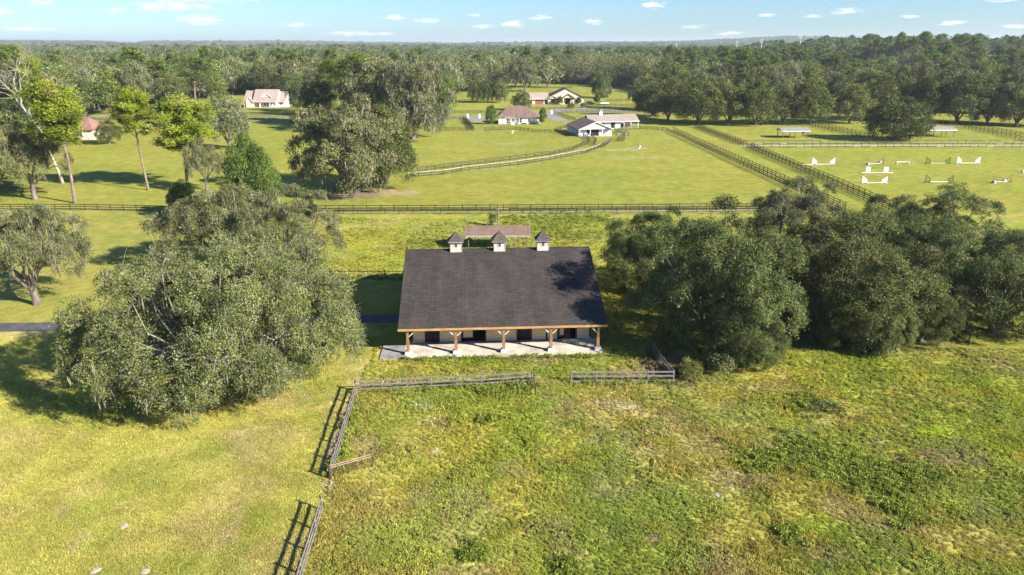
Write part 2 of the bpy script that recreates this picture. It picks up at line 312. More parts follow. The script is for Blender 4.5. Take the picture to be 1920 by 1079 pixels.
def ground_color(X, Y):
    X = np.asarray(X, float); Y = np.asarray(Y, float); n = len(X); c = np.zeros((n, 3))
    def mixin(col, w):
        nonlocal c
        w = np.clip(w, 0, 1)[:, None]; c = c*(1-w)+np.array(col)*w
    c[:] = (.262, .245, .046)
    px, py = P(X, np.maximum(Y, 5)); 
    mixin((.285, .268, .052), sstep(.45, .7, fbm(X, Y, 40, 1))*.8)
    mixin((.215, .235, .038), sstep(.5, .75, fbm(X, Y, 26, 2))*.6)
    mixin((.30, .28, .09), sstep(.62, .8, fbm(X, Y, 9, 31))*.35)
    # ring field on the far right, drier
    ring = sstep(60, 75, X-(Y-130)*-.18)*(Y > 120)*(Y < 232)
    mixin((.275, .262, .042), ring*(.55+.4*fbm(X, Y, 22, 7)))
    mixin((.29, .235, .06), ring*sstep(.56, .7, fbm(X, Y, 16, 8))*.5)
    mixin((.17, .24, .03), ring*sstep(.6, .72, fbm(X*.4, Y, 8, 12))*.4)
    # mown lawn, front left
    lawn = (X < fence_x(Y))*(Y < 71)
    mixin((.385, .34, .088), lawn*.95); mixin((.43, .34, .14), lawn*sstep(.48, .66, fbm(X, Y, 7, 14))*.75)
    mixin((.29, .30, .06), lawn*sstep(.5, .66, fbm(X, Y, 5, 15))*.7); mixin((.42, .32, .18), lawn*sstep(.66, .76, fbm(X, Y, 3, 16))*.6)
    st = .5+.5*np.sin((X*.35+Y*1.0)*2*pi/2.1+fbm(X, Y, 6, 44)*3); mixin((.30, .29, .07), lawn*st*.22)
    # rough pasture in front of the barn
    past = (X >= fence_x(Y))*(Y < 66)*1.0
    a = fbm(X, Y, 7, 40); b = fbm(X, Y, 2.2, 41); d = fbm(X, Y, 11, 42); e = fbm(X, Y, .9, 43, 3)
    mixin((.33, .295, .065), past)
    mixin((.245, .262, .045), past*sstep(.45, .66, a*.6+b*.4)*.8)
    mixin((.40, .34, .11), past*sstep(.47, .68, d*.5+b*.5)*.7)
    mixin((.36, .33, .04), past*sstep(.5, .7, fbm(X, Y, 14, 46))*.45)
    mixin((.14, .17, .030), past*sstep(.58, .74, e*.6+b*.4)*.5)
    mixin((.38, .30, .15), past*sstep(.58, .74, fbm(X, Y, 3.2, 47))*.5)
    right = past*sstep(24, 34, X)*sstep(.3, .5, fbm(X, Y, 12, 49)); mixin((.31, .305, .035), right*.6)
    # weedy field behind the barn
    bk = (Y > 90)*(Y < 126)*(X > -32)*1.0
    mixin((.32, .30, .045), bk*.7); mixin((.22, .27, .035), bk*sstep(.52, .66, fbm(X, Y, 5, 51)*.6+b*.4)*.8); mixin((.31, .28, .10), bk*sstep(.55, .7, fbm(X, Y, 6, 52))*.6)
    bk2 = (Y > 72)*(Y < 127)*(X < -32)*1.0
    mixin((.30, .27, .07), bk2*.7)
    # worn earth: (centre px, py, half-width m, half-depth m, colour, strength)
    for x, y, rx, ry, col, s in [(700, 362, 9, 4.5, (.38, .28, .19), 1), (650, 366, 9, 6, (.20, .16, .11), .9), (1165, 281, 7, 2.2, (.36, .32, .17), .8), (1197, 278, 4, 1.6, (.42, .36, .22), .8), (955, 282, 5, 1.3, (.33, .31, .15), .6), (962, 270, 5, 2, (.34, .32, .16), .6),
                                 (1190, 296, 11, 4, (.32, .30, .12), .6), (1262, 708, 1.6, 1.2, (.36, .28, .16), .8), (1160, 715, 4.5, .5, (.34, .26, .18), .9), (840, 722, 7, .35, (.34, .28, .16), .6),
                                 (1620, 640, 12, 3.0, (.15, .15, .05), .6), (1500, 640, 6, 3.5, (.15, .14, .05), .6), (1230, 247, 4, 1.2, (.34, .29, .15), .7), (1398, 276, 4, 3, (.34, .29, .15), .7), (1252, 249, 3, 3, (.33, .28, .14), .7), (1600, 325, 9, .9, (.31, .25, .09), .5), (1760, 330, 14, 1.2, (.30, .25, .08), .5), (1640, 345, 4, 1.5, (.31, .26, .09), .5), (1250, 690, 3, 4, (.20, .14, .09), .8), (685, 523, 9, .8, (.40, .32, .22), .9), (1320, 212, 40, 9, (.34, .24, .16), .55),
                                 (630, 830, .45, 6, (.42, .32, .25), .9), (652, 770, .5, 3, (.44, .33, .27), .9), (617, 912, .5, .4, (.45, .38, .28), .8), (1345, 930, .5, .3, (.45, .36, .26), .9), (1790, 860, 2.5, 1.6, (.34, .27, .13), .7), (1165, 760, 2.5, 1.0, (.37, .32, .16), .7),
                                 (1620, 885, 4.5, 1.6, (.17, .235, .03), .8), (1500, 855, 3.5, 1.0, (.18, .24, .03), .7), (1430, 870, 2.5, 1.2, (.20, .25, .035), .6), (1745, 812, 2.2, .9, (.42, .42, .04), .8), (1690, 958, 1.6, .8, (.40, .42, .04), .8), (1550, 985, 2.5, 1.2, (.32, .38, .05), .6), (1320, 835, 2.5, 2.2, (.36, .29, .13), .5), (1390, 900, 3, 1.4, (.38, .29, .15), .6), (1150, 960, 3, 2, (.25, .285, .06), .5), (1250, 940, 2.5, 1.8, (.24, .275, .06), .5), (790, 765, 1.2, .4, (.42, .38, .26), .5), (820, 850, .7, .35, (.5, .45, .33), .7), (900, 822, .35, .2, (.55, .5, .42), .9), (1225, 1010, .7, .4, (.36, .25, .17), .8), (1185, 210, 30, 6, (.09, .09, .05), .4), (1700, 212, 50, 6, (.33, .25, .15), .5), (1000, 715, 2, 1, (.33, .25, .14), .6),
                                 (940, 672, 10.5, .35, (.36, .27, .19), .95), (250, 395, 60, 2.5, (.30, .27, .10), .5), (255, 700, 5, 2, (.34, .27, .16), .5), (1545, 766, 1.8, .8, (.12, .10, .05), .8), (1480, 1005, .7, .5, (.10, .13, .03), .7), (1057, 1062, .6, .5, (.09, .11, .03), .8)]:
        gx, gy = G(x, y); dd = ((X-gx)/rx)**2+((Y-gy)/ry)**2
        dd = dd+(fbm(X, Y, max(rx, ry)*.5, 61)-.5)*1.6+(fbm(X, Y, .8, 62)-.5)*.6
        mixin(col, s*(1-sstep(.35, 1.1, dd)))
    # woodland floor and far farmland
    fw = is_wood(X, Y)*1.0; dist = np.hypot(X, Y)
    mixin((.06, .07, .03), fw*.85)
    mixin((.30, .28, .12), sstep(600, 1500, dist)*(1-fw)*.7)
    sh = sstep(.3, .8, fbm(X, Y, 1.7, 70, 2)); c *= (.9+.2*sh)[:, None]; c *= np.array([.965, 1.01, .95])
    return c
def build_ground():
    rr = [0.0, 8, 14, 19, 23, 26]; r = 27.5
    while r < 90: rr.append(r); r *= 1.0052
    while r < 420: rr.append(r); r *= 1.009
    while r < 14000: rr.append(r); r *= 1.03
    rr.append(14300)
    a_f = np.linspace(-.72, .72, 620); side = np.linspace(.72, 2*pi-.72, 60)[1:-1]
    az = np.concatenate([a_f, side]); na = len(az); nr = len(rr)
    A, Rr = np.meshgrid(az, rr); X = (Rr*np.sin(A)).ravel(); Y = (Rr*np.cos(A)).ravel()
    Z = hgt(X, Y); d = np.hypot(X, Y)
    near = (1-sstep(70, 110, d)); past = (X >= fence_x(Y))*(Y < 62)*(d > 10)
    Z += near*past*((fbm(X, Y, 1.1, 80, 3)-.5)*.10*sstep(0, 1.2, X-fence_x(Y)))
    V = np.stack([X, Y, Z], 1).astype(np.float32)
    i = np.arange(nr-1)[:, None]*na; j = np.arange(na)[None, :]; j2 = (j+1) % na
    F = np.stack([i+j, i+j2, i+na+j2, i+na+j], -1).reshape(-1, 4)[:, ::-1]
    me = bpy.data.meshes.new('ground'); me.vertices.add(len(V)); me.vertices.foreach_set('co', V.ravel())
    me.loops.add(F.size); me.loops.foreach_set('vertex_index', F.ravel().astype(np.int32)); me.polygons.add(len(F)); me.polygons.foreach_set('loop_start', (np.arange(len(F))*4).astype(np.int32))
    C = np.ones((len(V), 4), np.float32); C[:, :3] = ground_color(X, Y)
    at = me.color_attributes.new('Col', 'FLOAT_COLOR', 'POINT'); at.data.foreach_set('color', C.ravel()); me.update(); me.shade_smooth()
    m, N, L, b = mat('grass_ground')
    atn = N.new('ShaderNodeAttribute'); atn.attribute_name = 'Col'
    n1 = noise_tex(N, L, 4.5, 5, .75); n2 = noise_tex(N, L, .55, 5, .7, sc=(1, 1, 1)); n3 = noise_tex(N, L, .06, 4, .6, sc=(1, 2.5, 1))
    r1 = ramp(N, n1, L, [(.36, (.55, .62, .5)), (.5, (1, 1, 1)), (.66, (1.38, 1.3, 1.35))]); r2 = ramp(N, n2, L, [(.35, (.80, .87, .75)), (.65, (1.15, 1.1, 1.1))]); r3 = ramp(N, n3, L, [(.35, (.90, .98, .9)), (.65, (1.08, 1.02, 1.05))])
    col = atn.outputs['Color']
    wv = N.new('ShaderNodeTexWave'); wv.inputs['Scale'].default_value = .16; wv.inputs['Distortion'].default_value = 3.5; wv.inputs['Detail'].default_value = 2; wv.inputs['Detail Scale'].default_value = .4; tcw = N.new('ShaderNodeTexCoord'); mpw = N.new('ShaderNodeMapping'); mpw.inputs['Rotation'].default_value = (0, 0, .9); L.new(tcw.outputs['Object'], mpw.inputs[0]); L.new(mpw.outputs[0], wv.inputs['Vector'])
    r4 = ramp(N, wv.outputs[0], L, [(.2, (.94, .96, .93)), (.8, (1.05, 1.03, 1.04))])
    for r in (r1, r2, r3, r4):
        mx = N.new('ShaderNodeMix'); mx.data_type = 'RGBA'; mx.blend_type = 'MULTIPLY'; mx.inputs[0].default_value = 1; L.new(col, mx.inputs[6]); L.new(r, mx.inputs[7]); col = mx.outputs[2]
    L.new(col, b.inputs['Base Color']); b.inputs['Roughness'].default_value = .9; b.inputs['Specular IOR Level'].default_value = .1
    bp = N.new('ShaderNodeBump'); bp.inputs['Distance'].default_value = .12; bp.inputs['Strength'].default_value = .8; L.new(n1, bp.inputs['Height']); L.new(bp.outputs[0], b.inputs['Normal'])
    me.materials.append(m); o = bpy.data.objects.new('ground', me); S.collection.objects.link(o); o['kind'] = 'structure'
build_ground()
def strip(name, pts, width, m, z=.006, segs=6, wob=.0):
    """a flat strip following points, widths may vary per point"""
    pts = [Vector((x, y, 0)) for x, y in pts]; P2 = []
    for a, b in zip(pts[:-1], pts[1:]):
        for k in range(segs): P2.append(a.lerp(b, k/segs))
    P2.append(pts[-1]); mb = MB(); n = len(P2)
    for i, p in enumerate(P2):
        d = (P2[min(i+1, n-1)]-P2[max(i-1, 0)]).normalized(); s = Vector((-d.y, d.x, 0)); w = width/2
        w1 = w*(1+wob*(mnoise.noise(p*.7))); w2 = w*(1+wob*(mnoise.noise(p*.7+Vector((9, 9, 9)))))
        mb.v += [tuple(p+s*w1+Vector((0, 0, z))), tuple(p-s*w2+Vector((0, 0, z)))]
    mb.f = [(2*i, 2*i+2, 2*i+3, 2*i+1) for i in range(n-1)]
    o = mb.build(name, m); o['kind'] = 'structure'; return o
# ------------------------------------------------------------------ trees
def rvec(rng, n):
    v = rng.normal(size=(n, 3)); return v/np.linalg.norm(v, axis=1, keepdims=True)
def norm(v): return v/np.maximum(np.linalg.norm(v, axis=1, keepdims=True), 1e-6)
def leaves(rng, cen, nrm, col, per, spread, size, aspect=.55, flat=.55, bias=.8, jit=.18, droop=0.):
    n = len(cen)*per; c = np.repeat(cen, per, 0); nn = np.repeat(nrm, per, 0); cl = np.repeat(col, per, 0)
    off = rng.normal(size=(n, 3))*spread; off -= nn*((off*nn).sum(1, keepdims=True))*(1-flat)
    p = c+off; ln = norm(nn*bias+rvec(rng, n)*1.0); t = norm(np.cross(ln, rvec(rng, n))); 
    if droop: t = norm(t+np.array([0, 0, -droop]))
    b = norm(np.cross(ln, t)); s = (size*rng.uniform(.6, 1.35, n))[:, None]
    V = np.stack([p-t*s*.5, p-b*s*aspect*.5+ln*s*.06, p+t*s*.5, p+b*s*aspect*.5+ln*s*.06], 1)
    C = cl*rng.uniform(1-jit, 1+jit, (n, 1))*rng.uniform(.94, 1.06, (n, 3))
    return V, C
OAKCOL = [(.080, .098, .030), (.135, .150, .045), (.190, .195, .065), (.25, .235, .12)]
DARKCOL = [(.046, .066, .022), (.082, .108, .032), (.13, .150, .046), (.19, .185, .078)]
GREYCOL = [(.075, .092, .034), (.130, .148, .056), (.185, .195, .085), (.27, .26, .15)]
LIMECOL = [(.075, .11, .022), (.115, .155, .032), (.155, .19, .04), (.19, .215, .055)]
PINECOL = [(.12, .165, .022), (.19, .24, .028), (.25, .30, .036), (.22, .21, .07)]
DPINECOL = [(.06, .095, .018), (.10, .145, .024), (.15, .195, .032), (.16, .165, .055)]
def pick(rng, cols, n, w=(.22, .36, .29, .13)):
    i = rng.choice(len(cols), n, p=w); a = np.array(cols)[i]; return a*rng.uniform(.85, 1.15, (n, 1))
LIB = {}
def oak_meshes(key, seed, R, H, base, lobes, clumps, per, leaf, cols=OAKCOL, moss=0, twigs=4, lobe_r=(.2, .34), m='oak', low=1.55, fill=.1, conical=0., gap=.0, mosscol=(.27, .255, .19), irr=.3, barkm='bark', tw=(.035, .012), sag=.3, trunk_r=None):
    rng = np.random.RandomState(seed); zc = base+(H-base)*.42; hz = H-zc; hd = zc-base
    K = lobes; i = np.arange(K)+.5; z = 1-low*i/K; z = np.clip(z, -.95, .98); th = pi*(1+5**.5)*i+rng.uniform(0, 6)
    rad = np.sqrt(1-z*z); dirs = np.stack([rad*np.cos(th), rad*np.sin(th), z], 1)+rng.normal(size=(K, 3))*.10; dirs = norm(dirs)
    w = 1+irr*(np.sin(3*np.arctan2(dirs[:, 1], dirs[:, 0])+seed)*.35+np.sin(2*np.arctan2(dirs[:, 1], dirs[:, 0])+seed*2.3)*.4+rng.uniform(-.7, .5, K))
    lr = R*rng.uniform(*lobe_r, K); q = np.clip(w, .55, 1.2)*(1-lr/R*.8)
    L0 = np.stack([dirs[:, 0]*R*q, dirs[:, 1]*R*q, zc+np.where(dirs[:, 2] > 0, dirs[:, 2]*hz, dirs[:, 2]*hd)*q], 1)
    nf = int(K*fill); fi = rng.choice(K, nf); FL = L0[fi].copy(); ff = rng.uniform(.35, .75, (nf, 1)); FL[:, :2] *= ff; FL[:, 2] = base+(H-base)*rng.uniform(.40, .72, nf)*np.sqrt(1-.35*ff[:, 0]**2); L0 = np.concatenate([L0, FL]); lr = np.concatenate([lr, lr[fi]]); K = len(L0)
    if conical: 
        f = 1-conical*np.clip((L0[:, 2]-base)/(H-base), 0, 1); L0[:, 0] *= f; L0[:, 1] *= f
    keep = rng.uniform(size=K) > gap; L0 = L0[keep]; lr = lr[keep]; K = len(L0)
    lr = np.minimum(lr, np.maximum(L0[:, 2]-base*.3, .9))
    cc = np.array([0, 0, zc-hd*.4]); lout = norm(L0-cc)
    tone = rng.uniform(.8, 1.18, K)
    cen = []; nr = []; cl = []
    for k in range(K):
        d = rvec(rng, clumps*3); sc = (d*lout[k]).sum(1)+d[:, 2]*.25; d = d[np.argsort(-sc+rng.normal(size=len(sc))*.35)][:clumps]
        sq = np.array([1, 1, .8]); r = lr[k]*rng.uniform(.55, 1.12, (clumps, 1))
        cen.append(L0[k]+d*r*sq); nr.append(norm(d*.8+lout[k]*.3+np.array([0, 0, .35]))); cl.append(pick(rng, cols, clumps)*tone[k])
    cen = np.concatenate(cen); nr = np.concatenate(nr); cl = np.concatenate(cl)
    ok = cen[:, 2] > .5; cen = cen[ok]; nr = nr[ok]; cl = cl[ok]
    V, C = leaves(rng, cen, nr, cl, per, leaf*1.55, leaf)
    crown = quads('crown', V, C, m, link=False)
    tb = MB(); tr = trunk_r or R*.055+.12; fork = base*.75+.4
    lean = rng.uniform(-.4, .4, 2)
    tb.tube([(0, 0, -.2), (lean[0]*.1, lean[1]*.1, .35), (lean[0]*.5, lean[1]*.5, fork*.6), (lean[0], lean[1], fork+.5)], [tr*1.5, tr*1.05, tr*.9, tr*.8], 8)
    nm = 7; ang = np.arctan2(L0[:, 1], L0[:, 0]); ga = ((ang+pi)/(2*pi)*nm+seed*.37).astype(int) % nm
    for gi in range(nm):
        mem = np.where(ga == gi)[0]
        if not len(mem): continue
        cm = Vector(L0[mem].mean(0)); a = Vector((lean[0], lean[1], fork+rng.uniform(-.3, .4))); m0 = a.lerp(cm, .3)+Vector((rng.normal()*R*.04, rng.normal()*R*.04, R*.03)); m1 = a.lerp(cm, .62)+Vector((rng.normal()*R*.05, rng.normal()*R*.05, 0))
        tb.tube([a-Vector((0, 0, .3)), m0, m1], [tr*.55, tr*.40, tr*.26], 6, False)
        for k in mem:
            e = Vector(L0[k]); mid = m1.lerp(e, .5)+Vector(rng.normal(size=3)*R*.04); tb.tube([m0.lerp(m1, rng.uniform(.4, 1)), mid, e], [tr*.20, tr*.13, tr*.06], 4, False)
    if twigs:
        lob_i = rng.choice(len(cen), min(len(cen), int(K*twigs)), replace=False)
        for t in lob_i:
            c = cen[t]; k = np.argmin(((L0-c)**2).sum(1)); a = Vector(L0[k]); e = Vector(c); e2 = a+(e-a)*rng.uniform(1.0, 1.22)+Vector(rng.normal(size=3)*.12)
            m1 = a.lerp(e2, .55)+Vector(rng.normal(size=3)*lr[k]*.13)
            tb.tube([a.lerp(m1, .6), m1, e2], [tw[0]*1.1, tw[0], tw[1]], 3, False)
            for _ in range(2):
                s0 = m1.lerp(e2, rng.uniform(.1, .7)); s1 = s0+(e2-m1).normalized()*rng.uniform(.25, .6)*max(.5, lr[k]*.4)+Vector(rng.normal(size=3)*lr[k]*.16)
                tb.tube([s0, s1], [tw[1]*1.3, tw[1]*.7], 3, False)
    me = bpy.data.meshes.new('trunk'); me.from_pydata(tb.v, [], tb.f); me.materials.append(M_[barkm]); me.shade_smooth(); me.update()
    mo = None
    if moss:
        sel = rng.choice(len(cen), moss); lowb = cen[sel]; n = len(sel); per2 = 7
        c = np.repeat(lowb, per2, 0)+rng.normal(size=(n*per2, 3))*np.array([.28, .28, .25]); ln = rng.uniform(.5, 1.7, (n, 1)).repeat(per2, 1).reshape(-1, 1)*rng.uniform(.5, 1.1, (n*per2, 1))
        ww = rng.uniform(.05, .13, (n*per2, 1))*(leaf/.3); hd_ = rng.uniform(0, 2*pi, n*per2); s = np.stack([np.cos(hd_), np.sin(hd_), 0*hd_], 1)
        dn = np.stack([rng.normal(size=n*per2)*.05, rng.normal(size=n*per2)*.05, -np.ones(n*per2)], 1)
        bot = c+dn*ln; bot[:, 2] = np.maximum(bot[:, 2], .6)
        V = np.stack([c-s*ww*.4, (c+bot)/2-s*ww, bot, (c+bot)/2+s*ww], 1)
        C = np.array(mosscol)*rng.uniform(.75, 1.2, (n*per2, 1))*np.ones((1, 3))
        mo = quads('hanging_moss', V, C, 'moss', link=False)
    LIB[key] = (R, H, me, crown, mo)
def pine_meshes(key, seed, R, H, crown_lo, puffs=46, per=150, nl=.55, cols=PINECOL, trunk_r=.3, flat=.6, m='pine', w=.15):
    rng = np.random.RandomState(seed); tb = MB(); lean = rng.normal(size=2)*.5
    def tp(t): return Vector((lean[0]*t*t+.25*sin(t*5+seed), lean[1]*t*t+.25*cos(t*4+seed)-.25, t*H*.93))
    ts = [0, .04, .2, .4, .6, .8, .93, 1]; tb.tube([tp(t)-Vector((0, 0, .2)) if t == 0 else tp(t) for t in ts], [trunk_r*(1.35 if t == 0 else 1-.75*t) for t in ts], 8)
    cen = []; rad = []
    for i in range(puffs):
        t = crown_lo+(1-crown_lo)*((i+.5)/puffs)**.8; u = (t-crown_lo)/(1-crown_lo); prof = (sin(pi*min(1, .12+u*.88))**.6)
        a = i*2.4+rng.uniform(-.4, .4); r = R*prof*rng.uniform(.35, 1.0); b = tp(t)
        e = Vector((b.x+cos(a)*r, b.y+sin(a)*r, b.z+r*.22+rng.uniform(-.6, .8))); e.z = min(e.z, H-.3)
        mid = b.lerp(e, .55)+Vector((0, 0, -r*.05+rng.normal()*.2))
        if i % 2 == 0 or r > R*.5: tb.tube([b-Vector((0, 0, r*.12)), mid, e], [trunk_r*.32*(1-.4*u), trunk_r*.2, .03], 5, False)
        cen.append(e); rad.append(R*rng.uniform(.26, .42))
        if r > R*.45: cen.append(mid+Vector(rng.normal(size=3)*.5)+Vector((0, 0, .4))); rad.append(R*rng.uniform(.18, .28))
    for k in range(5):                       # dead stubs below the crown
        t = crown_lo*rng.uniform(.65, 1); b = tp(t); a = rng.uniform(0, 6.3); l = rng.uniform(.6, 2.2); tb.tube([b, b+Vector((cos(a)*l, sin(a)*l, .1*l))], [.06, .02], 4, False)
    VV = []; CC = []
    for c, r in zip(cen, rad):
        n = per; d = rvec(rng, n); d[:, 2] = np.abs(d[:, 2])*.8+rng.uniform(-.35, .1, n); d = norm(d)
        core = np.array(c)+rvec(rng, n)*(r*rng.uniform(.1, .8, (n, 1)))*np.array([1, 1, flat])
        sz = nl*rng.uniform(.7, 1.3, (n, 1)); tip = core+d*sz; sd = norm(np.cross(d, rvec(rng, n)))*w*.5
        col = pick(rng, cols, 1)[0]
        VV.append(np.stack([core, (core+tip)/2-sd, tip, (core+tip)/2+sd], 1)); CC.append(np.repeat(col[None], n, 0)*rng.uniform(.75, 1.25, (n, 1)))
    crown = quads('crown', np.concatenate(VV), np.concatenate(CC), m, link=False)
    me = bpy.data.meshes.new('trunk'); me.from_pydata(tb.v, [], tb.f); me.materials.append(M_['pinebark']); me.shade_smooth(); me.update()
    LIB[key] = (R, H, me, crown, None)
NAMEKIND = {}
def tree(key, X, Y, width, height, label, cat='tree', group=None, rz=None, name='oak_tree', z=None):
    R, H, tr, cr, mo = LIB[key]; width *= .88; sxy = width/2/R; sz = height/H
    e = empty(name, (X, Y, float(hgt(X, Y)) if z is None else z), random.uniform(0, 6.28) if rz is None else rz, label, cat, group); e.scale = (sxy, sxy, sz)
    for nm, me in (('trunk', tr), ('crown', cr), ('hanging_moss', mo)):
        if me:
            o = bpy.data.objects.new(nm, me); S.collection.objects.link(o); o.parent = e
    return e
def tpx(key, cx, by, ty, wpx, label, name='oak_tree', group=None, rz=None, cat='tree', shift=0):
    X, Y = G(cx, by); Y += shift; w = wpx/F_*depth(X, Y, 6)
    Z0 = float(hgt(X, Y)); h = 1.0
    while h < 45 and P(X, Y, Z0+h)[1] > ty: h += .1
    return tree(key, X, Y, w, h, label, cat, group, rz, name)
oak_meshes('big', 11, 14.6, 12.8, .5, 106, 66, 38, .17, trunk_r=.62, moss=420, twigs=18, low=1.8, fill=.25, lobe_r=(.13, .21), irr=.24, barkm='palebark' if 'palebark' in M_ else 'bark', tw=(.03, .015), m='oak')
oak_meshes('groveA', 21, 8.4, 12.6, .3, 62, 52, 38, .165, cols=DARKCOL, twigs=10, irr=.42, m='dark', lobe_r=(.17, .27), low=1.9, fill=.2)
oak_meshes('groveB', 22, 8.0, 12.2, .3, 60, 52, 38, .165, cols=OAKCOL, twigs=10, irr=.5, m='dark', lobe_r=(.17, .28), low=1.9, fill=.2)
oak_meshes('groveC', 23, 7.6, 14.0, 1.4, 50, 42, 34, .17, low=1.7, fill=.15, cols=GREYCOL, twigs=14, irr=.55, m='oak', moss=160, lobe_r=(.16, .28), gap=.08, tw=(.045, .02))
oak_meshes('open', 24, 7.5, 12.0, 2.4, 46, 42, 34, .17, fill=.12, cols=GREYCOL, twigs=12, irr=.5, m='oak', moss=160, lobe_r=(.17, .28), gap=.12, tw=(.045, .02))
oak_meshes('bush', 25, 5, 9.0, .6, 36, 34, 30, .19, low=1.8, fill=.2, cols=[(.05, .08, .02), (.085, .125, .03), (.13, .17, .038), (.17, .2, .05)], twigs=4, irr=.4, m='dark', conical=.35)
oak_meshes('bigmoss', 31, 9.5, 18, 1.6, 62, 34, 24, .30, low=1.75, fill=.2, cols=GREYCOL, twigs=9, irr=.45, moss=900, gap=.05, trunk_r=.75, tw=(.05, .02), lobe_r=(.16, .28))
oak_meshes('bigdark', 32, 7.5, 16, 1.0, 50, 34, 24, .30, low=1.8, fill=.2, cols=DARKCOL, twigs=4, irr=.4, moss=90, m='dark', conical=.25)
for q in range(4): oak_meshes('mid%d' % q, 40+q, 6.5, 13, .6, 42, 24, 16, .38, cols=(DARKCOL, OAKCOL, DARKCOL, OAKCOL)[q], twigs=2, irr=.35, m='dark', lobe_r=(.18, .29), low=1.75, fill=.2)
oak_meshes('round', 48, 6.5, 12, .2, 46, 26, 18, .36, cols=DARKCOL, twigs=2, irr=.22, m='dark', low=1.95, fill=.2)
for q in range(2): oak_meshes('mossm%d' % q, 50+q, 8, 15, 1.8, 42, 22, 16, .42, low=1.7, fill=.15, cols=GREYCOL, twigs=5, irr=.5, moss=320, gap=.08, tw=(.07, .03))
oak_meshes('lime', 55, 4, 10, .6, 40, 14, 14, .42, cols=LIMECOL, twigs=0, irr=.25, conical=.45)
oak_meshes('pinkbare', 56, 6, 13, 3, 30, 10, 8, .4, cols=[(.26, .16, .12), (.3, .19, .15), (.22, .15, .11), (.32, .22, .18)], twigs=16, irr=.4, tw=(.07, .03), gap=.1)
oak_meshes('shrub', 57, 1.6, 2.2, .1, 16, 16, 20, .17, cols=OAKCOL, twigs=0, irr=.3)
pine_meshes('pineA', 61, 5.2, 22, .55, 52, 240, cols=PINECOL)
pine_meshes('pineB', 62, 5.2, 21, .52, 66, 240, cols=PINECOL, flat=.8)
pine_meshes('pineE', 65, 5.6, 19.5, .42, 74, 240, cols=[(.15, .19, .022), (.22, .27, .03), (.28, .33, .036), (.25, .24, .07)], flat=.8)
pine_meshes('pineC', 63, 6.2, 24, .58, 44, 110, cols=DPINECOL, flat=.5)
pine_meshes('pineD', 64, 6.0, 22, .42, 64, 130, cols=DPINECOL, nl=.65, w=.13)
# small trees for the woods
for q in range(3): oak_meshes('w_oak%d' % q, 70+q, 6.5, 13, 1.5, 26, 9, 11, .72, cols=(DARKCOL, OAKCOL, DARKCOL)[q], twigs=0, irr=.35, m='wood_leaf')
for q in range(2): oak_meshes('w_moss%d' % q, 74+q, 6.8, 14, 1.5, 26, 9, 11, .72, cols=GREYCOL, m='wood_leaf', twigs=3, irr=.45, moss=90, tw=(.1, .05), gap=.08)
oak_meshes('w_lime0', 77, 5.5, 14, 1.5, 24, 9, 11, .72, cols=LIMECOL, twigs=0, irr=.3, conical=.3)
pine_meshes('w_pine0', 78, 5.2, 20, .55, 30, 50, .9, cols=DPINECOL, w=.3)
for q, cols in enumerate((DARKCOL, GREYCOL, OAKCOL)): oak_meshes('f_oak%d' % q, 80+q, 6.5, 13, .5, 16, 7, 6, 1.35, cols=cols, twigs=0, irr=.35, m='wood_leaf')
pine_meshes('f_pine0', 84, 5.2, 18, .55, 18, 26, 1.5, cols=DPINECOL, w=.7)
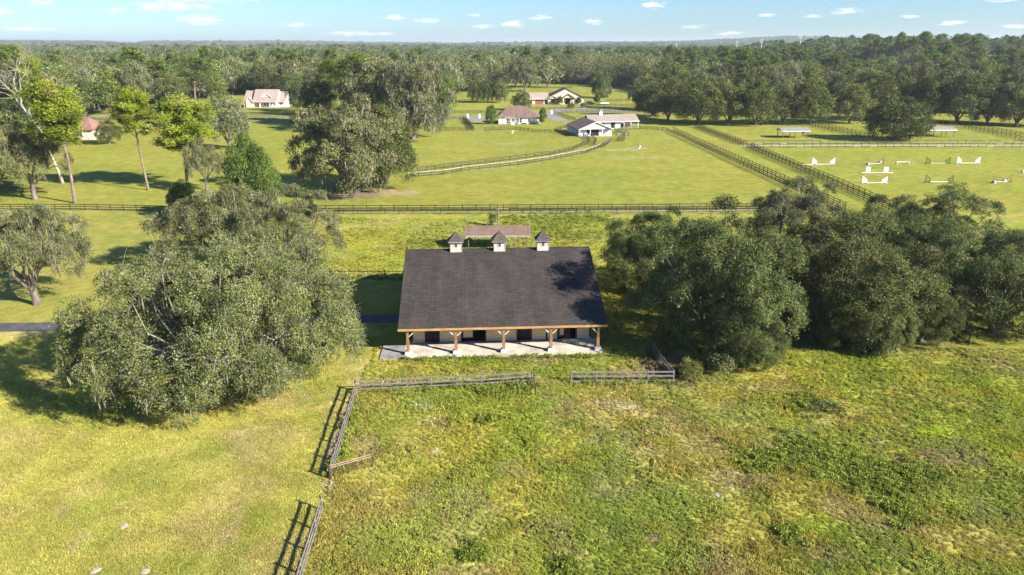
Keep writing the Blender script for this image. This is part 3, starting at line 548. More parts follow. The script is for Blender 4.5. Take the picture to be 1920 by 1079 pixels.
# ------------------------------------------------------------------ scattered stuff through instancing on points
def scatter(name, pts, rots, scl, idx, meshes, tint=None, label=None):
    me = bpy.data.meshes.new(name); n = len(pts); me.vertices.add(n); me.vertices.foreach_set('co', np.asarray(pts, np.float32).ravel())
    a = me.attributes.new('rot', 'FLOAT', 'POINT'); a.data.foreach_set('value', np.asarray(rots, np.float32))
    a = me.attributes.new('scl', 'FLOAT_VECTOR', 'POINT'); a.data.foreach_set('vector', np.asarray(scl, np.float32).ravel())
    a = me.attributes.new('idx', 'INT', 'POINT'); a.data.foreach_set('value', np.asarray(idx, np.int32))
    if tint is not None:
        a = me.attributes.new('tint', 'FLOAT_COLOR', 'POINT'); c = np.ones((n, 4), np.float32); c[:, :3] = tint; a.data.foreach_set('color', c.ravel())
    o = bpy.data.objects.new(name, me); S.collection.objects.link(o); o['kind'] = 'stuff'
    if label: o['label'] = label
    col = bpy.data.collections.new(name+'_source')
    for k, ms in enumerate(meshes):
        if isinstance(ms, tuple):            # several meshes joined into one source
            import bmesh
            bm = bmesh.new(); off = []
            mats = []
            for q in ms:
                nf = len(bm.faces); bm.from_mesh(q); mi = len(mats); mats.append(q.materials[0]); bm.faces.ensure_lookup_table()
                for f in bm.faces[nf:]: f.material_index = mi
            m2 = bpy.data.meshes.new('%s_%02d' % (name, k)); bm.to_mesh(m2); bm.free()
            for q in mats: m2.materials.append(q)
            ms = m2
        col.objects.link(bpy.data.objects.new('%s_piece_%02d' % (name, k), ms))
    ng = bpy.data.node_groups.new(name, 'GeometryNodeTree'); ng.interface.new_socket('Geometry', in_out='INPUT', socket_type='NodeSocketGeometry'); ng.interface.new_socket('Geometry', in_out='OUTPUT', socket_type='NodeSocketGeometry')
    N = ng.nodes; L = ng.links; gi = N.new('NodeGroupInput'); go = N.new('NodeGroupOutput'); ip = N.new('GeometryNodeInstanceOnPoints'); ci = N.new('GeometryNodeCollectionInfo')
    ci.inputs['Collection'].default_value = col; ci.inputs['Separate Children'].default_value = True; ci.inputs['Reset Children'].default_value = True
    L.new(gi.outputs[0], ip.inputs['Points']); L.new(ci.outputs[0], ip.inputs['Instance']); ip.inputs['Pick Instance'].default_value = True
    def att(nm, t):
        a = N.new('GeometryNodeInputNamedAttribute'); a.data_type = t; a.inputs['Name'].default_value = nm; return a.outputs[0]
    L.new(att('idx', 'INT'), ip.inputs['Instance Index']); cx = N.new('ShaderNodeCombineXYZ'); L.new(att('rot', 'FLOAT'), cx.inputs[2]); L.new(cx.outputs[0], ip.inputs['Rotation']); L.new(att('scl', 'FLOAT_VECTOR'), ip.inputs['Scale'])
    L.new(ip.outputs[0], go.inputs[0]); md = o.modifiers.new('scatter', 'NODES'); md.node_group = ng
    return o
# ------------------------------------------------------------------ the barn in the middle
BARN_O = Vector((*G(765, 666), 0)); YAW = R_(3.43)
def build_barn():
    r = empty('barn', BARN_O, YAW, 'large tan barn with a dark shingle roof, timber porch posts and three cupolas', 'barn')
    x0, x1, wy, by, ye, yr, ze, zr = -.85, 20.35, 2.85, 23.0, -.28, 12.25, 3.0, 7.62
    sl = (zr-ze)/(yr-ye)
    MB().box(-.45, 19.95, -.75, wy, -.2, .12).build('porch_slab', 'concrete', r)
    MB().add([(-2.75, -1.05, .1), (-.455, -.85, .1), (-.455, 2.2, .1), (-2.75, 2.3, .1), (-2.75, -1.05, -.2), (-.455, -.85, -.2), (-.455, 2.2, -.2), (-2.75, 2.3, -.2)],
             [(0,1,2,3),(4,7,6,5),(0,4,5,1),(1,5,6,2),(2,6,7,3),(3,7,4,0)]).build('side_slab', simple('stained_concrete', (.33,.31,.29), (.16,.15,.15), .8, rough=.9), r)
    for k in range(5):
        x = .05+k*4.86
        MB().prism([(x-.36, .121), (x+.36, .121), (x+.30, .42), (x-.30, .42)], -.36, .36).build('post_base', 'pedestal', r, .02)
        p = MB().box(x-.115, x+.115, -.115, .115, .42, 2.62); p.box(x-.15, x+.15, -.15, .15, .42, 1.5).box(x-.17, x+.17, -.17, .17, 1.5, 1.55)
        p.build('post', 'wood', r)
        for s in (-1, 1):
            if (k == 0 and s < 0) or (k == 4 and s > 0): continue
            MB().bar((x+s*.15, 0, 2.02), (x+s*.78, 0, 2.66), .08, .10).build('brace', 'tanpaint', r)
    MB().box(x0+.15, x1-.15, -.13, .13, 2.625, 2.86).build('porch_beam', 'wood', r)
    # front wall: siding between openings
    ops = [(1.70, 3.02, 2.45), (5.50, 7.92, 2.45), (11.40, 12.80, 2.45), (14.42, 14.60, 2.4), (15.75, 17.62, 2.45)]
    w = MB(); cur = .25; wt = 3.75
    for a, b, h in ops:
        w.box(cur, a, wy, wy+.15, .14, wt); w.box(a, b, wy, wy+.15, h, wt); cur = b
    w.box(cur, 19.2, wy, wy+.15, .14, wt)
    w.build('front_wall', 'tan', r)
    t = MB(); cur = .25
    for a, b, h in ops+[(19.2, 19.2, 0)]:
        if a-cur > .4: MB().box(cur, a, wy-.035, wy-.004, .125, .33).build('base_board', 'tanpaint', r)
        cur = b
    c = MB()
    for x in (.2, 19.05): MB().box(x, x+.16, wy-.04, wy-.004, .34, 3.6).build('corner_board', 'darkframe', r)
    for a, b, h in ops:
        if b-a > .5:
            for q in (a-.12, b): MB().box(q, q+.12, wy-.045, wy-.004, .125, h+.1).build('door_frame', 'darkframe', r)
    # dark interior aisle, stall fronts and doors
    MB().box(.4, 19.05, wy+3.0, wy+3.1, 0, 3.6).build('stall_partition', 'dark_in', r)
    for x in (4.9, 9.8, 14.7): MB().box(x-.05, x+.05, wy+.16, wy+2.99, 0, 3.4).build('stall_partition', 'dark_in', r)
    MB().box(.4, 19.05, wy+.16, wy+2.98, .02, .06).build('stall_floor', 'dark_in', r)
    def sdoor(a, b, z0, z1, pale=True):
        d = MB(); d.box(a, b, wy+.05, wy+.09, z0, z1); o = d.build('stall_door', 'tan' if pale else 'dark_in', r)
        f = MB(); y0, y1 = wy+.02, wy+.047
        for q in (a, b-.08): f.box(q, q+.08, y0, y1, z0, z1)
        for z in (z0, z1-.09, z0+(z1-z0)*.62): f.box(a+.08, b-.08, y0, y1, z, z+.09)
        f.build('door_rail', 'darkframe', o); return o
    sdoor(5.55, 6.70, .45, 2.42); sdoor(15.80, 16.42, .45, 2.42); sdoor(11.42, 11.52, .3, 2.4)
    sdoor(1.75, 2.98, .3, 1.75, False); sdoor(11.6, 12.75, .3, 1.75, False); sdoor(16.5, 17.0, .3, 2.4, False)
    for x in (1.55, 8.05, 12.95): MB().box(x, x+.1, wy-.09, wy-.003, 1.9, 2.1).build('door_latch', 'darkframe', r)
    # gable end walls, back wall
    for x, nm in ((.25, 'gable_wall'), (19.05, 'gable_wall')):
        MB().prism([(wy+.152, .0), (by-.8, 0), (by-.8, zr-sl*(by-.8-yr)-.25), (yr, zr-.22), (wy+.152, ze+sl*(wy+.15-ye)-.22)], x, x+.15, 'x').build(nm, 'tan', r)
    MB().box(.405, 19.045, by-.96, by-.81, 0, 3.2).build('back_wall', 'tan', r)
    # roof: one folded sheet with thickness, slightly uneven
    nx = 40; mb = MB(); prof = [(ye, ze), (3, ze+sl*(3-ye)), (7.5, ze+sl*(7.5-ye)), (yr, zr), (17, zr-sl*(17-yr)), (by, zr-sl*(by-yr))]
    for i in range(nx+1):
        x = x0+(x1-x0)*i/nx
        for j, (y, z) in enumerate(prof):
            mb.v.append((x, y, z+(.03*mnoise.noise(Vector((x*.4, y*.3, 0))) if 0 < i < nx else 0)))
    for i in range(nx):
        for j in range(5):
            a = i*6+j; mb.f.append((a, a+6, a+7, a+1))
    nv = len(mb.v); mb.v += [(x, y, z-.10) for x, y, z in mb.v]; mb.f += [tuple(nv+q for q in f[::-1]) for f in mb.f[:]]
    for i in range(nx): mb.f += [(i*6, nv+i*6, nv+i*6+6, i*6+6), (i*6+5, i*6+11, nv+i*6+11, nv+i*6+5)]
    for j in range(5):
        mb.f += [(j, j+1, nv+j+1, nv+j)]; e = nx*6; mb.f += [(e+j+1, e+j, nv+e+j, nv+e+j+1)]
    mb.build('roof', 'roof', r)
    MB().box(x0-.02, x1+.02, ye-.05, ye-.004, ze-.26, ze-.03).build('fascia', 'fascia', r)
    for x in (x0-.035, x1+.003):
        MB().prism([(ye, ze-.28), (yr, zr-.28), (by, zr-sl*(by-yr)-.28), (by, zr-sl*(by-yr)-.03), (yr, zr-.03), (ye, ze-.03)], x, x+.03, 'x').build('barge_board', 'darkframe', r)
    MB().prism([(yr-.16, zr-.03), (yr, zr+.045), (yr+.16, zr-.03)], x0, x1, 'x').build('ridge_cap', 'roof', r)
    # three cupolas
    for px in (855.5, 936.5, 1018):
        X, Y = G(px, 470, 7.4); v = Vector((X-BARN_O.x, Y-BARN_O.y, 0)); x = v.x*cos(YAW)+v.y*sin(YAW)
        h = .62; cb = MB().box(x-h, x+h, yr-h, yr+h, zr-.5, zr+1.02).build('cupola', simple('weathered_white_boards', (.66, .58, .52), (.45, .36, .31), 2, (2, 2, 6), .8) if px < 860 else bpy.data.materials['weathered_white_boards'], r)
        o = .90; z0 = zr+1.03; b = yr
        m = MB().add([(x-o, b-o, z0), (x+o, b-o, z0), (x+o, b+o, z0), (x-o, b+o, z0), (x, b, z0+1.05)], [(0,1,4),(1,2,4),(2,3,4),(3,0,4),(3,2,1,0)])
        m.build('cupola_roof', 'cuproof', cb)
        tr = MB(); zt = z0-.10
        tr.box(x-o+.03, x+o-.03, b-o+.02, b-o+.06, zt, z0-.004).box(x-o+.03, x+o-.03, b+o-.06, b+o-.02, zt, z0-.004).box(x-o+.02, x-o+.06, b-o+.065, b+o-.065, zt, z0-.004).box(x+o-.06, x+o-.02, b-o+.065, b+o-.065, zt, z0-.004)
        for s in (-1, 1): tr.box(x+s*(h+.02)-.05, x+s*(h+.02)+.05, b-h-.025, b-h+.05, zr-.42, zt)
        tr.build('cupola_trim', 'bleached_or_sunlit', cb)
        MB().box(x-.17, x+.17, b-h-.03, b-h-.003, zr+.33, zr+.86).build('louvre', 'louvre', cb)
        fr = MB(); fr.box(x-.22, x-.172, b-h-.04, b-h-.002, zr+.28, zr+.91).box(x+.172, x+.22, b-h-.04, b-h-.002, zr+.28, zr+.91).box(x-.172, x+.172, b-h-.04, b-h-.002, zr+.28, zr+.328).box(x-.172, x+.172, b-h-.04, b-h-.002, zr+.862, zr+.91)
        fr.build('louvre_frame', 'white', cb)
build_barn()
# ------------------------------------------------------------------ run-in shelters
def shelter(name, loc, yaw, L, D, he, hr, roofm, postm, trim, label, npost=3, group=None, brace=False, tilt=0):
    r = empty(name, loc, yaw, label, 'shelter', group); ov = .5
    rf = MB().slab([(-ov, -ov, he), (L+ov, -ov, he), (L+ov, D/2, hr), (-ov, D/2, hr)], .1).slab([(L+ov, D+ov, he), (-ov, D+ov, he), (-ov, D/2, hr+.001), (L+ov, D/2, hr+.001)], .1)
    rf.build('roof', roofm, r)
    f = MB().box(-ov-.01, L+ov+.01, -ov-.05, -ov-.004, he-.26, he-.005).box(-ov-.01, L+ov+.01, D+ov+.004, D+ov+.05, he-.26, he-.005)
    for x in (-ov-.05, L+ov+.004): f.prism([(-ov, he-.28), (D/2, hr-.22), (D+ov, he-.28), (D+ov, he-.02), (D/2, hr-.01), (-ov, he-.02)], x, x+.045, 'x')
    f.build('fascia', trim, r)
    for i in range(npost):
        x = L*i/(npost-1)
        for y in (0.05, D-.05):
            MB().box(x-.08, x+.08, y-.08, y+.08, -.1, he-.1).build('post', postm, r)
            if brace and i in (0, npost-1): MB().bar((x, y, he-.75), (x+(.6 if i == 0 else -.6), y, he-.2), .08).build('brace', postm, r)
    b = MB()
    for y in (.05, D-.05): b.box(-.2, L+.2, y-.05, y+.05, he-.099, he+.08)
    b.build('beam', postm, r)
    return r
X, Y = G(880.5, 462.5)
s0 = shelter('run_in_shelter', (X, 102.3, 0), R_(.5), 8.9, 3.4, 2.45, 3.45, 'brownroof', 'greypost', 'bleached_or_sunlit', 'open wooden shelter with a faded brown shingle roof just behind the barn cupolas', 3, brace=True)
a = G(1467, 259.7); s1 = shelter('run_in_shelter', (*a, 0), R_(1), 8.4, 4.6, 2.45, 3.25, 'greyroof', 'greypost', 'white', 'grey roofed run-in shelter with white trim in the paddock left of the round oak', 3)
a = G(1741, 257.5); s2 = shelter('run_in_shelter', (*a, 0), R_(0), 8.4, 4.6, 2.45, 3.25, 'greyroof', 'greypost', 'white', 'grey roofed run-in shelter with white trim in the paddock right of the round oak', 3)
MB().box(2.6, 4.6, 1.0, 1.6, .0, .45).build('feed_trough', 'brownpost', s1); MB().box(7.0, 8.3, 1.2, 1.3, 1.0, 2.3).build('side_board', 'greyrail', s1)
# pole, trellis and vine beside the shelter
def pole_and_vine():
    X, Y = G(934, 424); r = empty('wooden_pole', (X, Y, 0), 0, 'grey wooden pole with short crossbars and a vine, behind the brown shelter', 'pole')
    MB().tube([(0, 0, -.1), (.02, 0, 2), (0, 0, 3.9)], [.13, .12, .10], 8).build('pole', 'greypost', r)
    for z in (1.0, 1.45, 1.9, 2.4, 2.9): MB().bar((-.75 if z < 2.5 else -.5, -.1, z), (0, -.12, z+.03), .06).build('crossbar', 'greyrail', r)
    MB().bar((-3.0, -.16, .55), (0, -.16, .5), .12, .09).build('rail', 'bleached_or_sunlit', r)
    rng = np.random.RandomState(5); n = 60; c = np.stack([rng.normal(-1.1, .38, n), rng.normal(0, .2, n), rng.uniform(.2, 2.3, n)], 1)
    V, C = leaves(rng, c, rvec(rng, n), pick(rng, DARKCOL, n), 12, .16, .22); quads('vine', V, C, 'dark', r)
pole_and_vine()
# ------------------------------------------------------------------ houses
def window(x, y, z, w, h, parent, face='front', fm='white', mull=1, gm='glass', nm='window'):
    """window on a wall facing -y at plane y, or on a side wall facing -x / +x at plane x=y"""
    def T(mb):
        if face == 'front': return mb
        mb.v = [((y+(vy-y) if face == 'left' else y-(vy-y)), (vx if face == 'right' else 2*x+w-vx), vz) for vx, vy, vz in mb.v]; return mb
    f = MB(); t = .08
    f.box(x-t, x, y-.05, y-.004, z-t, z+h+t).box(x+w, x+w+t, y-.05, y-.004, z-t, z+h+t).box(x, x+w, y-.05, y-.004, z-t, z).box(x, x+w, y-.05, y-.004, z+h, z+h+t)
    for i in range(mull): xx = x+w*(i+1)/(mull+1); f.box(xx-.03, xx+.03, y-.045, y-.03, z, z+h)
    f.box(x, x+w, y-.044, y-.031, z+h*.5-.025, z+h*.5+.025)
    fo = T(f).build(nm, fm, parent); T(MB().box(x+.001, x+w-.001, y-.028, y-.006, z+.001, z+h-.001)).build('pane', gm, fo)
def door(x, y, z, w, h, m, parent, nm='door', frame='white'):
    d = MB().box(x, x+w, y-.04, y-.004, z, z+h).build(nm, m, parent)
    MB().box(x-.09, x, y-.06, y-.004, z, z+h+.09).box(x+w, x+w+.09, y-.06, y-.004, z, z+h+.09).box(x, x+w, y-.06, y-.004, z+h, z+h+.09).build('door_frame', frame, d)
    MB().box(x+w*.88, x+w*.88+.05, y-.09, y-.041, z+1.0, z+1.12).build('handle', 'darkframe', d)
def walls(x0, x1, y0, y1, h, m, parent, nm='wall', z0=-.3): return MB().box(x0, x1, y0, y1, z0, h).build(nm, m, parent)
def gable_x(x0, x1, y0, y1, he, hr, m, parent, wallm, ov=.45, nm='roof', trim='white'):
    ym = (y0+y1)/2; s = (hr-he)/(ym-y0); zo = he-s*ov
    r = MB().slab([(x0-ov, y0-ov, zo), (x1+ov, y0-ov, zo), (x1+ov, ym, hr), (x0-ov, ym, hr)], .16).slab([(x1+ov, y1+ov, zo), (x0-ov, y1+ov, zo), (x0-ov, ym, hr+.002), (x1+ov, ym, hr+.002)], .16).build(nm, m, parent)
    MB().box(x0-ov, x1+ov, y0-ov-.04, y0-ov-.004, zo-.2, zo-.01).build('fascia', trim, r)
    for x in (x0+.002, x1-.102): MB().prism([(y0+.05, he-.08), (y1-.05, he-.08), (ym, hr-.2)], x, x+.1, 'x').build('gable_wall', wallm, r)
    return r
def gable_y(x0, x1, y0, y1, he, hr, m, parent, wallm, ov=.45, nm='roof', trim='white', y_wall=None):
    xm = (x0+x1)/2; s = (hr-he)/(xm-x0); zo = he-s*ov
    r = MB().slab([(x0-ov, y0-ov, zo), (xm, y0-ov, hr), (xm, y1, hr), (x0-ov, y1, zo)], .16).slab([(xm, y0-ov, hr+.002), (x1+ov, y0-ov, zo), (x1+ov, y1, zo), (xm, y1, hr+.002)], .16).build(nm, m, parent)
    MB().prism([(x0+.05, he-.08), (x1-.05, he-.08), (xm, hr-.2)], y0, y0+.1).build('gable_wall', wallm, r)
    t = MB()
    for a, b in ((x0-ov, xm), (x1+ov, xm)):
        t.add([(a, y0-ov-.05, zo-.24), (b, y0-ov-.05, hr-.22), (b, y0-ov-.05, hr+.02), (a, y0-ov-.05, zo), (a, y0-ov-.006, zo-.24), (b, y0-ov-.006, hr-.22), (b, y0-ov-.006, hr+.02), (a, y0-ov-.006, zo)],
              [(0,1,2,3),(7,6,5,4),(0,4,5,1),(1,5,6,2),(2,6,7,3),(3,7,4,0)])
    t.build('barge_board', trim, r); return r
def hip(x0, x1, y0, y1, he, hr, rl, m, parent, ov=.5, shift=0):
    xm = (x0+x1)/2+shift; ym = (y0+y1)/2; a, b = xm-rl/2, xm+rl/2; X0, X1, Y0, Y1 = x0-ov, x1+ov, y0-ov, y1+ov
    mb = MB().add([(X0,Y0,he),(X1,Y0,he),(X1,Y1,he),(X0,Y1,he),(a,ym,hr),(b,ym,hr),(X0,Y0,he-.2),(X1,Y0,he-.2),(X1,Y1,he-.2),(X0,Y1,he-.2)],
                  [(0,1,5,4),(1,2,5),(2,3,4,5),(3,0,4),(0,6,7,1),(1,7,8,2),(2,8,9,3),(3,9,6,0),(9,8,7,6)])
    return mb.build('roof', m, parent)
def house_left():
    X, Y = G(476, 202); r = empty('farmhouse', (X, Y, 0), 0, 'white farmhouse with beige roof, red front door and small front gable, behind the roadside fence', 'house')
    walls(0, 11.4, 1.6, 11.5, 3.2, 'whitewall', r)
    gable_x(0, 11.4, -.3, 12.5, 3.0, 8.3, 'beigeroof', r, 'whitewall', .3)
    for x in (.2, 2.9, 3.3, 8.0, 11.0): MB().box(x-.13, x+.13, -.2, .06, 0, 2.85).build('porch_post', 'white', r)
    MB().box(-.2, 11.6, -.35, 1.59, -.1, .15).build('porch_floor', 'concrete', r)
    gable_y(3.2, 8.6, 1.6, 6.2, 4.9, 6.9, 'beigeroof', r, 'white', .25, 'dormer_roof')
    door(1.35, 1.6, .16, 1.1, 2.2, 'red', r); window(4.6, 1.6, .9, .8, 1.5, r); window(6.0, 1.6, .9, .8, 1.5, r); window(9.4, 1.6, .9, .9, 1.3, r)
    walls(-4.9, -.02, 0.4, 11.0, 3.0, 'stucco', r, 'garage_wing')
    gable_x(-5.0, -.05, 1.5, 13.0, 3.2, 7.6, 'beigeroof', r, 'stucco', .3)
    gable_y(-3.7, -.1, -.2, 5.0, 2.9, 4.9, 'beigeroof', r, 'pinkstucco', .3, 'garage_gable')
    walls(-3.6, -.2, -.1, .39, 2.85, 'pinkstucco', r, 'garage_front'); 
    walls(11.43, 15.6, 2.6, 11.0, 2.9, 'whitewall', r, 'side_wing'); gable_x(11.45, 15.2, 2.0, 12, 2.9, 7.2, 'beigeroof', r, 'whitewall', .3)
    window(12.2, 2.6, 1.0, .9, 1.2, r)
    MB().box(-6.9, -5.9, 8, 9, 0, 5.6).build('chimney', 'beigeroof', r)
def house_pink():
    X, Y = G(126, 262); r = empty('bungalow', (X, Y, 0), R_(-3), 'pale pink stucco bungalow with a red-brown roof behind the pines on the left', 'house')
    walls(0, 9.0, 0, 10, 3.3, 'pinkstucco', r); hip(0, 9.0, 0, 10, 3.3, 6.6, 1.2, 'terra', r, .6)
    window(2.3, 0, .9, 3.2, 1.6, r, mull=2); MB().box(7.4, 7.9, -.1, -.004, .4, 1.6).build('wall_box', 'white', r)
    walls(-6.5, -.02, 2.0, 9, 2.9, 'pinkstucco', r, 'wing'); hip(-6.5, -.02, 2.0, 9, 2.9, 5.4, 2, 'terra', r, .5)
def house_hip():
    X, Y = G(931, 233); r = empty('pool_house', (X+.8, Y, 0), R_(0), 'white house with a reddish-brown hipped roof and white framed pool cage', 'house')
    Wd = 16.0
    walls(0, Wd, .0, 11, 2.6, 'whitewall', r); hip(0, Wd, 0, 11, 2.65, 6.6, 6.0, 'brownroof', r, .55, -1.2)
    for x in (6.9, 8.1): window(x+.1, 0, .5, .9, 1.7, r, mull=0)
    window(11.6, 0, .9, .9, 1.1, r, mull=0); window(3.2, 0, .2, 1.5, 2.0, r, mull=1); window(5.3, 0, .2, 1.3, 2.0, r, mull=1)
    for x in (7.0, 9.4, 10.4, 12.6, 13.6): MB().box(x, x+.45, -.55, -.1, 0, .55).build('planter', 'darkframe', r)
    c = empty('pool_cage', (0, 0, 0)); c.parent = r
    f = MB(); xs = (.4, 2.6, 4.4, 6.2, 8.2); 
    for x in xs:
        f.box(x-.05, x+.05, -3.05, -2.95, 0, 2.9 if x in xs[1:-1] else 2.4); f.bar((x, -3.0, 2.4), (x, -.05, 2.55), .08)
    f.box(.4, 8.2, -3.06, -2.94, 2.30, 2.40).box(.4, 8.2, -3.05, -2.95, 1.15, 1.22).box(2.6, 6.2, -3.07, -2.93, 2.85, 2.95); f.bar((.45, -3.0, 1.2), (2.6, -3.0, 2.3), .05); f.bar((6.3, -3, .2), (8.1, -3, 1.2), .05)
    f.build('frame', 'white', c); 
    MB().box(5.0, 6.2, -3.4, -3.1, 0, 1.2).build('deck_chair', 'white', r)
def house_tan():
    X, Y = G(1027.5, 196); r = empty('stucco_house', (X, Y, 0), R_(4), 'large cream stucco house with arched entry, brown roof and a brick-red garage door', 'house')
    Wd = 18.6
    walls(0, Wd, 0, 14, 3.3, 'stucco', r)
    # broad asymmetric-looking gable
    xm = 9.3; rf = MB().slab([(-.8, -.5, 3.1), (xm, -.5, 8.0), (xm, 9.5, 8.0), (-.8, 14.5, 3.1)], .18).slab([(xm, -.5, 8.002), (Wd+.8, -.5, 3.1), (Wd+.8, 14.5, 3.1), (xm, 9.5, 8.002)], .18).slab([(-.8, 14.5, 3.1), (xm, 9.5, 8.0), (Wd+.8, 14.5, 3.1)], .1).build('roof', 'darkroof', r)
    MB().prism([(.05, 3.31), (Wd-.05, 3.31), (xm, 7.8)], .0, .12).build('gable_wall', 'stucco', rf)
    gable_y(7.2, 13.4, -2.2, 3.0, 3.4, 5.3, 'darkroof', r, 'stucco', .5, 'entry_roof', 'darkframe')
    for x in (7.3, 12.6): MB().box(x, x+.7, -2.1, -1.5, 0, 3.3).build('entry_pillar', 'stucco', r)
    arch = [(9.0, .05)]+[(10.3-1.3*cos(t), 2.0+1.2*sin(t)) for t in np.linspace(0, pi, 12)]+[(11.6, .05)]
    MB().prism(arch, -.12, -.01).build('entry_door', 'darkframe', r)
    arch2 = [(1.6, .9)]+[(2.6-1.0*cos(t), 2.1+.8*sin(t)) for t in np.linspace(0, pi, 10)]+[(3.6, .9)]
    MB().prism(arch2, -.1, -.01).build('arched_window', 'glass', r)
    for x in (14.6, 16.2): window(x, 0, .8, .9, 1.5, r)
    gable_y(.2, 5.0, -.6, 2.0, 2.9, 4.1, 'darkroof', r, 'stucco', .3, 'porch_gable', 'darkframe')
    walls(-8.2, -.02, .9, 9, 2.9, 'stucco', r, 'garage_wing'); gable_x(-9.0, -.03, .6, 9.6, 2.95, 5.6, 'beigeroof', r, 'stucco', .5)
    door(-6.6, .9, .05, 4.3, 2.35, 'garage', r, 'garage_door', 'tanpaint'); door(-1.6, .9, .05, 1.1, 2.2, 'darkframe', r)
def white_barn():
    X, Y = G(1084.5, 242, 2.7); r = empty('stable', (X, Y, 0), R_(11), 'white gabled stable with a brown roof and dark central doorway, nearest the curved lane', 'barn')
    Wd, D = 12.3, 16.0
    walls(.5, Wd-.5, 1.6, D, 2.6, 'whitewall', r)
    gable_y(.45, Wd-.45, 0, D, 2.7, 5.0, 'brownroof', r, 'white', .5)
    for x in (.6, 4.3, 8.6, Wd-.6): MB().box(x-.1, x+.1, .15, .35, -.1, 2.6).build('post', 'white', r)
    MB().box(.5, Wd-.5, .12, .4, 2.4, 2.62).build('beam', 'white', r)
    MB().box(4.9, 7.7, 1.5, 1.597, .05, 2.35).build('doorway', 'dark_in', r); MB().box(3.4, 4.5, 1.5, 1.597, .5, 2.2).build('stall_opening', 'dark_in', r)
    MB().box(7.78, 8.9, 1.45, 1.596, .05, 2.4).build('sliding_door', 'white', r)
    for x in (.7, 9.3):
        for z in (.55, 1.0): MB().box(x, x+2.6, .2, .28, z, z+.14).build('porch_rail', 'white', r)
    for y in (3.2, 6.4, 9.6, 12.8): window(y, .5, 1.0, 1.0, 1.1, r, face='left', mull=1)
    MB().box(.3, Wd-.3, -.1, 1.55, -.1, .08).build('apron', 'concrete', r)
def second_barn():
    X, Y = G(1120, 228, 2.7); r = empty('long_stable', (X, Y, 0), R_(11), 'long low white stable with a pinkish roof, single cupola and open porch on its right', 'barn')
    L = 16.4; D = 9.5
    walls(-2.8, 9.5, .9, D-.5, 2.6, 'whitewall', r)
    f = MB().slab([(0, -.3, 2.6), (L, -.3, 2.6), (L-.2, 4.3, 4.75), (-3.0, 4.3, 4.75)], .12).slab([(L-.2, 9.2, 2.6), (-3, 9.2, 2.6), (-3.0, 4.3, 4.752), (L-.2, 4.3, 4.752)], .12).slab([(-3.0, 4.3, 4.75), (-3.4, 1.4, 3.3), (0, -.3, 2.6)], .1)
    f.build('roof', 'pinkroof', r); MB().box(0, L, -.35, -.304, 2.36, 2.58).build('fascia', 'white', r)
    for x in (10.5, 13.2, 16.0):
        for y in (.1, 8.6): MB().box(x-.08, x+.08, y-.08, y+.08, -.1, 2.5).build('post', 'white', r)
    cb = MB().box(1.9, 3.1, 3.7, 4.9, 4.2, 6.0).build('cupola', 'white', r)
    MB().add([(1.65,3.45,6.01),(3.35,3.45,6.01),(3.35,5.15,6.01),(1.65,5.15,6.01),(2.5,4.3,6.9)], [(0,1,4),(1,2,4),(2,3,4),(3,0,4),(3,2,1,0)]).build('cupola_roof', 'greyroof', cb)
    for x, w in ((2.0, 1.0), (5.6, 1.6)): MB().box(x, x+w, .82, .896, 1.1 if w < 1.2 else .1, 2.25).build('opening', 'dark_in', r)
    MB().box(10.2, 15.5, 5.2, 5.3, 0, 1.2).build('stall_front', 'brownpost', r); MB().box(9.6, 16.4, -.3, 8.9, -.1, .06).build('porch_floor', 'sand', r)
house_left(); house_pink(); house_hip(); house_tan(); white_barn(); second_barn()
def small_roof():
    X, Y = G(1302, 172); r = empty('shed', (X, Y, 0), R_(-14), 'small pale blue roofed shed glimpsed among the trees right of centre', 'shed')
    walls(0, 7, 0, 5, 5.6, 'whitewall', r); gable_x(0, 7, 0, 5, 5.6, 8.0, simple('pale_blue_roof', (.55, .63, .72), (.45, .53, .62)), r, 'whitewall', .4)
small_roof()
def small_house(px, py, wpx, hpx, roofm, label):
    X, Y = G(px, py); k = depth(X, Y)/F_; w = wpx*k; h = hpx*k
    r = empty('far_house', (X, Y, 0), 0, label, 'house'); walls(0, w, 0, 8, h*.5, 'white', r); gable_x(0, w, 0, 8, h*.5, h, roofm, r, 'white', .4); window(w*.2, 0, h*.1, w*.15, h*.25, r); window(w*.6, 0, h*.1, w*.2, h*.25, r)
small_house(182, 170, 16, 9, 'greyroof', 'small white house far off among the trees above the pink bungalow')
small_house(425, 160, 18, 12, 'greyroof', 'white house half hidden by the trees behind the farmhouse')
